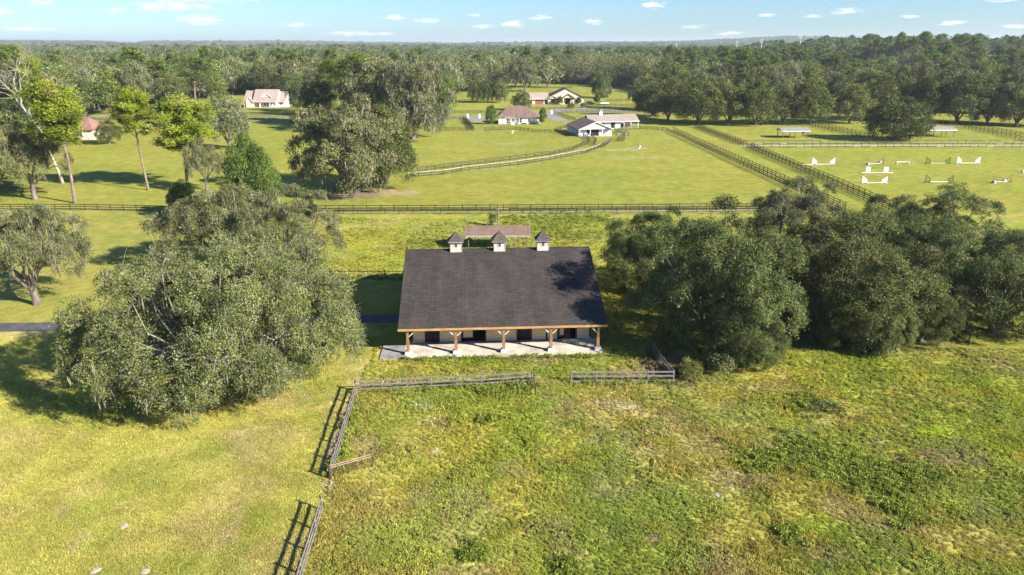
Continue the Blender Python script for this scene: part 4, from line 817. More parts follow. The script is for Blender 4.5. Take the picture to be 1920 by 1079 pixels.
# ------------------------------------------------------------------ cars
def car(px, py, yaw, m, label, name='parked_car'):
    X, Y = G(px, py); r = empty(name, (X, Y, 0), yaw, label, 'car')
    prof = [(-2.25, .38), (-2.3, .75), (-2.2, 1.0), (-1.95, 1.12), (2.0-.8, 1.08), (2.15, .92), (2.3, .7), (2.25, .38)]
    MB().prism(prof, -.9, .9).build('body', m, r, .04)
    cab = MB().add([(-2.05,-.82,1.08),(1.25,-.82,1.08),(1.25,.82,1.08),(-2.05,.82,1.08),(-1.75,-.68,1.66),(.45,-.68,1.66),(.45,.68,1.66),(-1.75,.68,1.66)], [(4,5,6,7),(0,1,5,4),(1,2,6,5),(2,3,7,6),(3,0,4,7)])
    g = cab.build('cabin_glass', 'glass', r); MB().box(-1.78, .48, -.7, .7, 1.64, 1.72).build('roof', m, r, .02)
    for x in (-1.4, 1.4):
        for y in (-.88, .88):
            t = MB().tube([(x, y-.11, .34), (x, y+.11, .34)], [.34, .34], 14).build('wheel', 'tyre', r); MB().tube([(x, y-.12, .34), (x, y+.12, .34)], [.19, .19], 10).build('rim', 'chrome', t)
    for y in (-.7, .7):
        MB().box(2.22, 2.31, y-.15, y+.15, .68, .82).build('headlight', 'chrome', r); MB().box(-2.33, -2.24, y-.13, y+.13, .78, .98).build('tail_light', 'lampred', r)
car(1107, 196.5, R_(-4), 'cardark', 'dark car parked right of the cream stucco house'); car(1133, 196.5, R_(6), 'carwhite', 'silver car parked on the lawn beside the dark car')
car(224, 221, R_(0), 'carwhite', 'pale car on the road seen between the pines on the left') if False else None
# ------------------------------------------------------------------ gate pillars, poles and other small things
for x, y, lab in ((877, 222, 'white gate pillar left of the driveway entrance'), (899, 222, 'white gate pillar beside the bright round tree'), (1034, 214.5, 'white gate pillar at the corner of the driveway fence')):
    X, Y = G(x, y); r = empty('gate_pillar', (X, Y, 0), 0, lab, 'pillar', 'white gate pillars'); MB().box(-.4, .4, -.4, .4, -.1, 1.6).build('shaft', 'white', r, .02); MB().box(-.48, .48, -.48, .48, 1.603, 1.75).build('cap', 'white', r, .02)
for x, yt, Yd, lab in ((1381, 77, 1150, 'leftmost tall pale power pylon on the skyline'), (1427, 75, 1000, 'middle tall pale power pylon on the skyline'), (1499, 77.5, 1000, 'rightmost tall pale power pylon on the skyline'), (1268, 81, 1500, 'short pale pylon far off above the trees')):
    z = 10
    while P(0, Yd, z)[1] > yt: z += .5
    X = (x-960)/F_*depth(0, Yd, z*.7); r = empty('power_pylon', (X, Yd, float(hgt(X, Yd))), 0, lab, 'pylon', 'power pylons')
    MB().tube([(0, 0, -1), (0, 0, z*.6), (0, 0, z)], [.8, .6, .35], 8).build('pole', 'pylon', r)
    for zz in (.86, .92, .98): MB().bar((-2.2, 0, z*zz), (2.2, 0, z*zz), .4).build('crossarm', 'pylon', r)
for x, y, lab in ((960, 251, 'white pedestal water trough in the field below the hipped roof house'), (1198, 279.5, 'white pedestal water trough on bare ground right of the curved lane')):
    X, Y = G(x, y); r = empty('water_trough', (X, Y, 0), R_(20), lab, 'trough', 'white water troughs')
    MB().tube([(0, 0, 0), (0, 0, .55)], [.28, .22], 10).build('pedestal', 'white', r); MB().tube([(0, 0, .56), (.06, 0, .8), (.12, 0, 1.05)], [.3, .5, .55], 12).build('bowl', 'white', r)
# stones
for k, (x, y, s, lab) in enumerate([(1175, 813, .28, 'small pale stone in the pasture above its neighbour'), (1165, 856, .33, 'pale flat stone in the middle of the pasture'), (232, 988, .34, 'pale flat stone on the mown lawn near a bare patch'), (272, 1073, .32, 'pale stone on the lawn at the bottom edge'),
                                  (180, 1071, .35, 'low earthy stone at the bottom left of the lawn'), (1143, 800, .22, 'tiny pale stone left of the higher pasture stone'), (900, 821, .3, 'pale stone in the pasture below the barn'), (948, 830, .25, 'whitish stone right of the one below the barn'), (1344, 929, .25, 'pinkish stone in the right part of the pasture')]):
    X, Y = G(x, y); rng = random.Random(k); mb = MB(); n = 9; 
    for j, (rr, z) in enumerate(((1, 0), (.85, .16), (.5, .26))):
        for i in range(n):
            a = 2*pi*i/n; q = s*rr*(1+.3*(mnoise.noise(Vector((cos(a)*1.3+k*3, sin(a)*1.3, j*.4))))); mb.v.append((cos(a)*q, sin(a)*q*.8, z*s*.6))
    for j in range(2):
        for i in range(n): mb.f.append((j*n+i, j*n+(i+1) % n, (j+1)*n+(i+1) % n, (j+1)*n+i))
    mb.f.append(tuple(2*n+i for i in range(n))); o = mb.build('stone', 'rock', None, smooth=False); o.location = (X, Y, .05); o.scale = (1.0, 1.0, 1.2); o.rotation_euler = (0, 0, k); tag(o, lab, 'stone')
# ------------------------------------------------------------------ roads and tracks (setting)
strip('driveway', [G(-260, 617), G(0, 614), G(120, 612.5), G(400, 604), G(680, 598), G(757, 597)], 2.6, 'asphalt', .006, 10, .06)
strip('road', [G(-300, 224), G(0, 222), G(180, 220), G(500, 222.5), G(700, 222.5), G(890, 220.5), G(1000, 214), G(1055, 209.5), G(1110, 208), G(1230, 205), G(1400, 203)], 8.5, 'road', .006, 10)
strip('house_drive', [G(1062, 209.8), G(1042, 203), G(1010, 199.5), G(985, 200)], 5, 'road', .010, 6); strip('garden_path', [G(1100, 206.5), G(1085, 202), G(1078, 199)], 4, 'road', .010, 6)
strip('yard_drive', [G(1029, 214), G(1038, 220), G(1052, 227.5)], 6, 'road', .010, 6); strip('entrance_drive', [G(888, 222), G(888, 226), G(905, 229)], 6, 'road', .010, 4)
strip('lane_track', [G(770, 330), G(840, 324), G(920, 314), G(1000, 303), G(1060, 292), G(1105, 282), G(1126, 271), G(1150, 262)], 1.1, 'sand', .006, 6, .3)
strip('gravel_lane', [G(1408, 273.8), G(1500, 274), G(1700, 273.6), G(1925, 274.5), G(2050, 275)], 3.4, 'sand', .006, 12, .2)
strip('mown_track', [G(590, 400), G(900, 399.5), G(1300, 396), G(1520, 394)], 1.2, 'sand', .006, 12, .5)
# ------------------------------------------------------------------ fences
def resample(pts, sp):
    out = []; 
    for a, b in zip(pts[:-1], pts[1:]):
        a = Vector((*a, 0)); b = Vector((*b, 0)); n = max(1, round((b-a).length/sp))
        for k in range(n): out.append(a.lerp(b, k/n))
    out.append(Vector((*pts[-1], 0))); return out
POSTM = {}
def fence(label, pts, sp=2.5, h=1.25, rails=(.35, .75, 1.15), pm='blackpost', rm='blackrail', pw=.12, rh=.13, group=None, cat='fence', world=False, seed=0, miss=0., name='board_fence', side=1, wob=.02, extra=None, rw=.04):
    rng = random.Random(seed); W_ = pts if world else [G(x, y) for x, y in pts]
    q = resample(W_, sp); o = q[0]; zz = [float(hgt(p.x, p.y)) for p in q]
    r = empty(name, (o.x, o.y, zz[0]), 0, label, cat, group)
    key = (pm, pw, h)
    if key not in POSTM:
        t = MB().tube([(0, 0, -.2), (0, 0, h*.5), (0, 0, h)], [pw*.62, pw*.58, pw*.52], 7).build('post', pm); POSTM[key] = t.data; bpy.data.objects.remove(t)
    for i, p in enumerate(q[:100]):
        c = bpy.data.objects.new('post', POSTM[key]); S.collection.objects.link(c); c.parent = r; c.location = (p.x-o.x, p.y-o.y, zz[i]-zz[0])
        c.rotation_euler = (rng.uniform(-.03, .03), rng.uniform(-.03, .03), rng.uniform(0, 3)); c.scale = (1, 1, rng.uniform(.96, 1.04))
    for k, z in enumerate(rails):
        mb = MB(); lo = [rng.uniform(-wob, wob) for _ in q]
        for i in range(len(q)-1):
            if rng.random() < miss: continue
            d = (q[i+1]-q[i]).normalized(); s = Vector((d.y, -d.x, 0))*(pw*.5+.022)*side
            a = q[i]-o+s-d*.03*(i % 2); b = q[i+1]-o+s+d*.03*(i % 2)
            j = .003*(i % 2); mb.bar((a.x+s.x*j, a.y+s.y*j, zz[i]-zz[0]+z+lo[i]), (b.x+s.x*j, b.y+s.y*j, zz[i+1]-zz[0]+z+lo[i+1]+rng.uniform(-wob, wob)*.5), rw, rh)
        if mb.v: mb.build('rail', rm if isinstance(rm, str) else rm[k], r)
    return r
g = dict
# around the front pasture
fence('weathered grey three-board fence along the top of the front pasture, left of the gap', [(668, 734.5), (809, 727.5), (902, 724), (997, 717)], 2.25, 1.22, (.28, .68, 1.1), 'greypost', 'greyrail', .14, .15, seed=1, wob=.03)
fence('short weathered three-board fence below the barn, right of the gap', [(1069, 717.5), (1261, 716)], 2.28, 1.2, (.2, .66, 1.08), 'greypost', 'greyrail', .16, .15, seed=2, wob=.03)
fence('shaded board fence running back under the first oak from the short fence corner', [(1263, 715), (1243, 690), (1222, 655)], 2.2, 1.2, (.3, .7, 1.1), 'blackpost', 'greyrail', .14, .14, seed=3, side=-1)
fence('grey three-board fence slanting down beside the lawn to the open gate', [(668, 735), (619, 899)], 2.3, 1.22, (.26, .66, 1.1), 'greypost', 'greyrail', .13, .15, seed=4, side=-1, wob=.025)
fence('grey three-board fence leaving the bottom edge of the picture', [(603.5, 957), (566, 1079), (540, 1165), (505, 1290)], 2.35, 1.22, (.26, .66, 1.1), 'greypost', 'greyrail', .13, .15, seed=5, side=-1, wob=.025)
def open_gate():
    a = Vector((*G(620, 899), 0)); b = Vector((*G(699, 876), 0)); r = empty('pasture_gate', a, 0, 'thin brown pipe gate standing open at the end of the slanting fence', 'gate'); d = b-a
    for z, m in ((1.16, 'top_pipe'), (.98, 'pipe')): MB().tube([(.05, .02, z-.02), tuple(d*.5+Vector((0, 0, z-.04))), tuple(d+Vector((0, 0, z-.05)))], [.035]*3, 6).build(m, 'pale_pipe' if 'pale_pipe' in M_ else 'brownpost', r)
    MB().tube([tuple(d+Vector((0, 0, .0))), tuple(d+Vector((0, 0, 1.16)))], [.05, .04], 6).build('end_post', 'brownpost', r); MB().tube([(0, 0, -.1), (0, -.02, 1.24)], [.09, .08], 7).build('hinge_post', 'brownpost', r)
    m = MB()
    for k in range(1, 26): p = d*(k/26); m.bar((p.x, p.y, .12), (p.x, p.y, .96), .012)
    for k in range(6): m.bar((.05, 0, .15+k*.14), tuple(d*.985+Vector((0, 0, .15+k*.14))), .012)
    m.build('wire_mesh', 'brownpost', r)
    r2 = empty('broken_gate', (*G(999, 718), 0), 0, 'leaning brown gate frame at the right end of the long front fence', 'gate')
    e = Vector((*G(1004, 740), 0))-Vector((*G(999, 718), 0)); MB().bar((0, 0, 1.15), (e.x, e.y, .75), .07).bar((0, 0, .6), (e.x, e.y, .25), .07).build('rail', 'brownpost', r2); MB().bar((e.x, e.y, 0), (e.x, e.y, .85), .08).build('end_post', 'brownpost', r2)
M_['pale_pipe'] = simple('weathered_pale_pipe', (.38, .27, .19), (.25, .17, .12), 3, rough=.6)
open_gate()
# behind the barn and across the middle
fence('pale-posted wire fence with a low board joining the back of the barn on its left', [(616, 521.5), (757, 523.5)], 2.6, 1.2, (.55, 1.05), 'palepost', ('greyrail', 'blackrail'), .17, .08, seed=6, rw=.03)
fence('long black three-board fence crossing the middle of the view, back line of the pair', [(585, 397.5), (1500, 393)], 2.58, 1.3, (.3, .72, 1.16), seed=7)
fence('long black three-board fence crossing the middle of the view, front line of the pair', [(592, 401.5), (930, 401), (1380, 397.5), (1500, 396.5)], 2.58, 1.15, (.22, .58, .95), 'brownpost', ('greyrail', 'blackrail', 'blackrail'), seed=8, miss=.03)
fence('black three-board fence in front of the pines on the left', [(-90, 394.5), (160, 394.5), (330, 398), (592, 400)], 2.75, 1.25, (.3, .72, 1.14), seed=9)
fence('upper fence of the curved lane in front of the white stable', [(783, 322.5), (880, 310.5), (955.6, 301), (1031, 291.6), (1075, 282), (1100.6, 271), (1105, 264), (1091, 255.5)], 2.7, 1.3, (.35, .75, 1.15), 'brownpost', seed=10)
fence('lower fence of the curved lane in front of the white stable', [(761.5, 333.5), (831, 328), (880, 320), (956, 312), (1031, 301), (1101, 287), (1126, 277.5), (1131, 270)], 2.7, 1.3, (.35, .75, 1.15), 'brownpost', ('blackrail', 'blackrail', 'bleached_or_sunlit'), seed=11)  # pale top rail colour stands in for sunlight on the board
fence('black fence curling round the right side of the lane mouth', [(1131, 277), (1145, 266.5), (1170, 266), (1171, 256), (1154, 249.5)], 2.4, 1.3, (.35, .75, 1.15), 'brownpost', seed=12)
fence('inner black fence curling down from the stable to the lane', [(1093, 258), (1110, 260), (1118, 266), (1113, 274)], 2.2, 1.3, (.35, .75, 1.15), 'brownpost', seed=13)
fence('black board fence across the lawn below the hipped roof house', [(909, 245.5), (938.6, 244), (968, 244), (983, 246), (998, 248.3), (1033, 249.5)], 2.5, 1.35, (.3, .7, 1.1), seed=14)
fence('black corral fence on the left of the white stable', [(1040, 248), (1056, 253.5), (1088, 256.5)], 2.2, 1.35, (.3, .7, 1.1), seed=15); fence('black corral fence behind the first, left of the white stable', [(1040, 245), (1062, 240), (1072, 241)], 2.2, 1.35, (.3, .7, 1.1), seed=16)
fence('weathered pale corral rails on the right of the white stable', [(1152, 247), (1180, 252), (1178, 256), (1156, 256)], 2.4, 1.2, (.4, .8, 1.1), 'greypost', 'bleached_or_sunlit', seed=17)
fence('black fence in front of the mossy oaks left of the hipped roof house', [(800, 245.6), (888, 245.6)], 2.5, 1.35, (.3, .7, 1.1), seed=18)
fence('black fence running back from its corner to the white gate pillar', [(889, 245), (873, 223.5)], 2.5, 1.35, (.3, .7, 1.1), seed=19); fence('second black fence running back to the gate pillar, just left of the first', [(884, 243), (868, 223.5)], 2.5, 1.35, (.3, .7, 1.1), seed=20)
fence('roadside fence between the mossy oaks and the gate pillars', [(790, 225.5), (874, 223)], 2.6, 1.35, (.3, .7, 1.1), seed=21)
fence('three-board fence between the two stables and the paddock lane', [(1160, 243.8), (1188, 242.8), (1211, 242.8), (1233, 245), (1251, 246.6)], 2.6, 1.3, (.3, .7, 1.1), seed=22)
fence('black fence along the yard drive behind the stables', [(1040, 213.5), (1079, 226)], 2.4, 1.3, (.3, .7, 1.1), seed=23)
fence('black roadside fence in front of the cream stucco house', [(1052, 212.3), (1110, 210.3), (1168, 206), (1215, 204)], 2.7, 1.3, (.3, .7, 1.1), seed=24)
fence('black fence on the far side of the road below the cream stucco house', [(985, 206), (1040, 205.5), (1075, 205)], 2.7, 1.3, (.3, .7, 1.1), seed=25); fence('black garden fence beside the parked cars', [(1102, 200), (1216, 199.5)], 2.7, 1.3, (.3, .7, 1.1), seed=26)
fence('thin far fence across the bright lawn beyond the cars', [(1138, 190.5), (1190, 189)], 2.7, 1.3, (.3, .7, 1.1), seed=27)
fence('black roadside fence in front of the farmhouse', [(395, 226), (480, 225.8), (592, 225.8)], 2.8, 1.45, (.4, 1.35), rh=.09, seed=28); fence('far roadside fence on the farmhouse lawn', [(400, 216.8), (592, 216.8)], 2.9, 1.35, (.4, .8, 1.25), rh=.08, seed=29)
fence('roadside fence left of the pines', [(60, 226), (395, 226)], 2.8, 1.35, (.3, .7, 1.1), seed=30); fence('far fence below the three small oaks', [(832, 191.5), (960, 190.5)], 2.9, 1.3, (.4, .8, 1.2), seed=31); fence('far roadside fence on the lawn below the three small oaks', [(830, 213), (960, 212)], 2.9, 1.3, (.4, .8, 1.2), seed=32)
# the long paddock lanes on the right
fence('brown-posted paddock lane fence bordering the big green field, lower of the pair', [(1251, 246.8), (1322, 279), (1380, 307), (1447, 336), (1560, 393)], 2.5, 1.3, (.3, .7, 1.12), 'brownpost', seed=33)
fence('paddock lane fence close behind the brown-posted one', [(1262, 245), (1330, 276), (1390, 303), (1462, 335), (1585, 392)], 2.5, 1.35, (.3, .7, 1.15), seed=34)
fence('black fence on the far side of the grass lane, upper stretch', [(1302, 239), (1394, 273.3)], 2.5, 1.35, (.3, .7, 1.15), seed=35); fence('black fence on the far side of the grass lane, long lower stretch', [(1402, 277.5), (1560, 346), (1720, 419)], 2.5, 1.4, (.3, .75, 1.2), seed=36)
fence('second black fence just inside the long lower stretch of the grass lane', [(1409, 276.2), (1570, 344), (1735, 417)], 2.5, 1.4, (.3, .75, 1.2), seed=37); fence('second black fence just inside the upper stretch of the grass lane', [(1309, 238.5), (1400, 272)], 2.5, 1.35, (.3, .7, 1.15), seed=58)
fence('greyish rail fence along the top of the riding field, front line', [(1400, 277.2), (1660, 276.2), (1960, 276.6)], 2.55, 1.3, (.25, .7, 1.15), 'brownpost', ('blackrail', 'bleached_or_sunlit', 'blackrail'), rh=.12, seed=38, miss=.1)
fence('greyish rail fence along the top of the riding field, back line', [(1400, 271.6), (1660, 270.8), (1960, 270.4)], 2.55, 1.35, (.3, .75, 1.2), 'greypost', ('bleached_or_sunlit', 'greyrail', 'blackrail'), rh=.12, seed=39, miss=.12)
fence('left-hand black fence of the double run between the two run-in shelters', [(1490, 229.5), (1553, 245), (1655, 267)], 2.5, 1.35, (.3, .7, 1.15), seed=40); fence('right-hand black fence of the double run between the two run-in shelters', [(1506, 229.5), (1566, 243), (1672, 265)], 2.5, 1.35, (.3, .7, 1.15), seed=41)
fence('left-hand black fence of the double run right of the second shelter', [(1770, 233), (1822, 244), (1940, 268)], 2.5, 1.35, (.3, .7, 1.15), seed=42); fence('right-hand black fence of the double run right of the second shelter', [(1790, 232), (1845, 242), (1960, 263)], 2.5, 1.35, (.3, .7, 1.15), seed=43)
fence('low rail fence round the trunk of the great moss-hung oak', [(622, 362), (622.8, 370.4), (664, 372.5), (686, 351.5)], 2.3, 1.1, (.5, .95), 'greypost', 'greyrail', seed=44)
fence('dark board fence in the shade under the oaks on the right', [(1420, 640), (1560, 646), (1690, 648)], 2.5, 1.2, (.35, .75, 1.1), 'blackpost', 'brownpost', seed=45)
fence('dark fence slanting in front of the last oak on the right', [(1752, 612), (1778, 622), (1815, 648)], 2.3, 1.25, (.35, 1.15), seed=46)
# ------------------------------------------------------------------ riding jumps
def jump(kind, xl, xr, y, label, m='white', pole='white', hpx=13.5, ext=0, y2=None):
    a = Vector((*G(xl, y), 0)); b = Vector((*G(xr, y2 or y), 0)); d = b-a; L = d.length; r = empty('riding_jump', a, atan2(d.y, d.x), label, 'jump', 'riding jumps'); k = depth(a.x, a.y)/F_; h = hpx*k
    w = 1.1
    def wing(x0, s):
        mb = MB(); x1 = x0+s*w; lo, hi = min(x0, x1), max(x0, x1)
        if kind == 'panel':
            mb.box(lo, hi, -.04, .04, .12, h); 
        elif kind == 'low': mb.box(x0-.12, x0+.12, -.35, .35, 0, h)
        else:
            th = h if kind != 'thin' else h
            mb.bar((x1, 0, .05), (x1, 0, th), .10); mb.bar((x0, 0, .05), (x0, 0, th*.52), .10); mb.bar((x0, 0, th*.52), (x1, 0, th), .08); mb.bar((x0, 0, .2), (x1, 0, .2), .08)
            n = {'solid': 8, 'lattice': 4, 'thin': 2}[kind]
            for i in range(1, n): t = i/n; mb.bar((x0+s*w*t, 0, .2), (x0+s*w*t, 0, th*(.52+.48*t)), .105 if kind == 'solid' else .05)
            if kind == 'lattice':
                for i in range(3): mb.bar((x0, 0, .3+i*.35), (x1, 0, .6+i*.5), .045)
        for x in (x0, x1): mb.bar((x, -.4, .06), (x, .4, .06), .12)
        if kind == 'low': return mb
        return mb
    for x0, s in ((0 if kind == 'low' else w, -1), (L-(0 if kind == 'low' else w), 1)): wing(x0, s).build('wing', m, r)
    MB().tube([(w-ext, -.12, .16 if kind != 'low' else h*.8), (L-w+ext, -.12, .16 if kind != 'low' else h*.8)], [.09, .09], 6).build('pole', pole, r)
    if kind in ('solid', 'panel'): MB().tube([(w, .25, .1), (L-w, .25, .1)], [.08, .08], 6).build('ground_pole', pole, r)
    return r
jump('solid', 1522.5, 1564, 309.3, 'white winged jump furthest left in the riding field', ext=0); jump('thin', 1625, 1656, 309.5, 'thin brown winged jump with a blue and white filler, back row', 'brownwing', 'tanpaint', 13, y2=307)
jump('low', 1681, 1703, 307, 'low white bar jump in the back row', hpx=4, ext=1.0); jump('lattice', 1735.5, 1780, 307.5, 'dark green winged jump in the back row', 'greenwing', 'tanpaint', 12.5)
jump('solid', 1794, 1836, 307.3, 'white winged jump furthest right in the back row'); jump('panel', 1622.5, 1664.5, 325.3, 'white jump with flat panel wings and a long ground pole, middle row', ext=2.2, hpx=12)
jump('solid', 1616, 1662, 344.3, 'white winged jump in the front row', hpx=13.5); jump('lattice', 1734, 1786, 342.5, 'dark green winged jump in the front row', 'greenwing', 'white', 14); jump('thin', 1861, 1895, 343, 'thin brown winged jump with blue fillers near the right edge', 'brownwing', 'tanpaint', 14, y2=341)
for x, y, lab in ((1627, 309.5, 'blue and white filler box by the brown jump in the back row'), (1649, 306, 'small blue filler box at the far end of the back-row brown jump'), (1863, 344, 'blue and white filler box by the brown jump near the edge'), (1882, 341.5, 'small blue filler box behind the brown jump near the edge')):
    X, Y = G(x, y); r = empty('filler_box', (X, Y, 0), 0, lab, 'box', 'jump fillers'); MB().box(-.35, .05, -.25, .25, 0, .5).build('box', 'bluebox', r); MB().box(.053, .4, -.25, .25, 0, .55).build('white_panel', 'white', r)
jump('low', 1917, 1935, 324, 'low white jump cut by the right edge', hpx=5, ext=1.2)
X, Y = G(1515, 309.8); o = MB().tube([(-1.5, 0, .1), (1.2, 0, .1)], [.09, .09], 6).build('ground_pole', 'white'); o.location = (X, Y, 0); tag(o, 'white pole lying on the grass left of the first jump', 'pole')
# ------------------------------------------------------------------ trees one can tell apart
tree('big', -26.2, 59.3, 27.6, 12.2, 'huge spreading live oak filling the left of the picture beside the barn', rz=0.6)
tpx('open', 70, 571, 392, 225, 'open-crowned oak by the driveway at the left edge')
tpx('groveC', 545, 522, 352, 215, 'oak with hanging moss between the huge oak and the barn', rz=1.2); tpx('open', 415, 500, 355, 230, 'grey-green oak rising behind the huge oak', rz=2.2)
tpx('bush', 482, 425, 258, 140, 'bright leafy tree standing between the huge oak and the moss-hung oak', shift=0); tpx('bush', 345, 402, 340, 72, 'small bushy tree on the fence line left of the bright leafy tree')
tpx('groveA', 1334, 648, 398, 318, 'first dense oak right of the barn', rz=3.4); tpx('groveA', 1212, 540, 395, 190, 'small oak against the right end of the barn', rz=2.0); tpx('groveB', 1420, 560, 440, 190, 'oak wedged behind the first and second oaks on the right', rz=3)
tpx('groveB', 1588, 622, 425, 330, 'second oak of the right-hand grove, branches sweeping to the grass', rz=5.1); tpx('groveC', 1478, 500, 335, 200, 'tall grey-leaved oak at the back of the grove, in front of the lane fence', rz=.9)
tpx('groveA', 1655, 545, 385, 230, 'oak in the middle of the right-hand grove', rz=4.0); tpx('groveB', 1745, 530, 362, 230, 'broad-topped oak at the back of the grove under the riding field', rz=2.5); tpx('groveA', 1862, 622, 430, 280, 'last oak of the grove at the right edge', rz=1.5); tpx('groveC', 1955, 560, 415, 220, 'oak partly cut off by the right edge behind the last oak', rz=.2)
tpx('groveA', 1392, 684, 560, 150, 'low branches at the front foot of the first dense oak', rz=1); tpx('groveB', 1625, 655, 545, 150, 'low branches at the front of the second oak, by the grass edge', rz=2); tpx('groveA', 1540, 640, 530, 130, 'small shaded oak between the first and second oaks on the right', rz=3); tpx('groveA', 1725, 640, 520, 150, 'small dark oak between the second and last oaks on the right', rz=5)  # first two are small copies standing in for low branches of the oaks behind
tpx('shrub', 1350, 698, 664, 60, 'leafy shrub at the foot of the first oak', 'shrub', cat='shrub'); tpx('shrub', 1292, 706, 680, 50, 'small leafy shrub by the corner of the short fence', 'shrub', cat='shrub'); tpx('shrub', 1640, 662, 618, 90, 'bushy regrowth at the edge of the grove', 'shrub', cat='shrub')
tpx('bigmoss', 655, 362, 185, 212, 'great moss-hung oak with a fenced trunk in the field', rz=0); tpx('bigdark', 722, 352, 200, 165, 'darker green tree pressed against the right of the great moss-hung oak')
tpx('bigmoss', 775, 262, 108, 165, 'moss-hung oak behind the dark tree, overhanging the lawn', rz=2); tpx('mossm0', 715, 250, 118, 140, 'moss-hung oak left of the one overhanging the lawn'); tpx('lime', 840, 213, 140, 42, 'bright green conical tree right of the moss-hung oaks'); tpx('lime', 832, 230, 172, 32, 'darker conical tree just below the bright conical one')
tpx('pineD', 668, 240, 98, 120, 'broad pine rising above the great moss-hung oak', 'pine_tree'); tpx('pineD', 622, 232, 108, 80, 'second pine left of the broad pine', 'pine_tree'); tpx('mid2', 600, 232, 150, 70, 'dark round tree below the second pine'); tpx('mid0', 566, 210, 142, 56, 'dark tree at the right end of the farmhouse'); tpx('mossm1', 598, 218, 128, 60, 'mossy tree behind the dark tree by the farmhouse'); tpx('lime', 553, 204, 185, 12, 'small dark shrub by the farmhouse lawn', 'shrub', cat='shrub')
tpx('pineB', 143, 381, 152, 128, 'slender pine with a bright crown, trunk on the fence line', 'pine_tree', rz=0); tpx('pineA', 275, 357, 158, 92, 'pine with a tall bare trunk between the two bright pines', 'pine_tree', rz=2.5); tpx('pineE', 356, 352, 178, 140, 'brightest pine with the widest crown, right of the others', 'pine_tree', rz=4)
tpx('pineC', 372, 215, 103, 100, 'flat-topped pine rising from the woods behind the bright pines', 'pine_tree'); tpx('pineD', 62, 262, 80, 92, 'tall pine behind the bare tree, top left', 'pine_tree'); tpx('pineD', 15, 262, 108, 64, 'pine at the left edge behind the bare tree', 'pine_tree'); tpx('pineA', 88, 300, 92, 62, 'thin pine right behind the bare tree', 'pine_tree')
tpx('open', 66, 374, 232, 140, 'small oak leaning over the fence at the far left'); tpx('mid1', 0, 352, 232, 130, 'oak cut by the left edge beside the small leaning oak'); tpx('open', 388, 357, 262, 74, 'small oak right behind the brightest pine'); tpx('mossm1', 431, 281, 182, 78, 'round moss-hung oak alone on the mown field')
tpx('mid3', 20, 296, 200, 125, 'dark tree in the thicket at the left edge'); tpx('mid1', 100, 288, 212, 84, 'dark tree in the thicket left of the pink bungalow'); tpx('mid0', 60, 272, 184, 100, 'tall dark tree in the thicket left of the pink bungalow'); tpx('mid2', 206, 270, 226, 50, 'low green tree on the lawn right of the pink bungalow')
def dead_tree():
    X, Y = G(118, 344); r = empty('bare_tree', (X, Y, 0), 0, 'leafless pale forked tree towering over the left fence', 'tree'); rng = random.Random(12); mb = MB(); br = MB(); k = depth(X, Y, 12)/F_
    def q(px, py, dy=0): z = 1.0*(344-py)*k*1.03; return Vector(((px-118)*k, dy, z))
    mb.tube([q(118, 346), q(115, 325), q(106, 285), (q(98, 245)), q(88, 232), q(72, 202)], [.40, .31, .27, .24, .20, .17], 8)
    mb.tube([q(98, 245), q(103, 222, .8), q(110, 204, 1.2)], [.26, .2, .12], 6); mb.tube([q(86, 229), q(87, 212, -.6), q(91, 206, -.8)], [.2, .15, .06], 6)
    def grow(b, p, d, L, rad, lv):
        pts = [p]; cur = p; dd = d
        for i in range(4): dd = (dd+Vector((rng.gauss(0, .16), rng.gauss(0, .16), rng.gauss(.03, .1)))).normalized(); cur = cur+dd*L/4; pts.append(cur)
        b.tube(pts, [rad*(1-.16*i) for i in range(5)], 5 if lv < 2 else 3, False)
        if lv < 4:
            for _ in range(3 if lv < 2 else 2):
                s = rng.choice(pts[2:]); nd = (dd+Vector((rng.gauss(0, .6), rng.gauss(0, .6), rng.gauss(.1, .3)))).normalized(); grow(b, s, nd, L*rng.uniform(.5, .8), rad*.5, lv+1)
    for pts, rad in (([q(72, 202), q(66, 185, .4), q(64, 160, .8), q(72, 142, 1)], .18), ([q(72, 202), q(80, 180, -.5), q(84, 160, -.8), (q(98, 148, -1))], .18), ([q(60, 196, 1.0), q(54, 182, 1.2), (q(42, 168, 1.4)), q(20, 142, 1.6)], .14)):
        br.tube(pts, [rad, rad*.85, rad*.65, rad*.4], 6, False)
        for p in pts[1:]:
            for _ in range(2): grow(br, p, Vector((rng.gauss(0, .6), rng.gauss(0, .5), .7)).normalized(), 3.0, rad*.45, 1)
        grow(br, pts[-1], (pts[-1]-pts[-2]).normalized(), 3.4, rad*.45, 1)
    br.tube([q(74, 205), q(60, 196, 1.0)], [.18, .14], 5, False)
    br.tube([q(50, 176, 1), q(30, 172, 1), q(10, 168, 1.2)], [.1, .08, .03], 4, False); br.tube([q(56, 190, .8), q(44, 182, .5), q(16, 176, .2)], [.1, .08, .03], 4, False); br.tube([q(57, 190, .5), q(24, 192, .5), q(8, 198, .2)], [.08, .06, .03], 4, False)
    br.tube([q(110, 204, 1.2), q(124, 202, 1.4), q(140, 206, 1.6)], [.1, .06, .03], 4, False)
    mb.build('trunk', 'deadbark', r, smooth=True); br.build('branches', 'deadbark', r, smooth=True)
dead_tree()
tpx('mossm0', 262, 205, 118, 64, 'greyish half-bare tree in the woods above the pines'); tpx('mossm1', 165, 212, 128, 60, 'grey-green tree in the woods above the pink bungalow'); tpx('w_lime0', 212, 214, 132, 46, 'yellow-green tree in the woods left of the greyish half-bare tree'); tpx('mid1', 322, 206, 142, 50, 'dark tree in the woods left of the flat-topped pine'); tpx('w_lime0', 412, 200, 140, 36, 'yellowish conical tree left of the farmhouse')
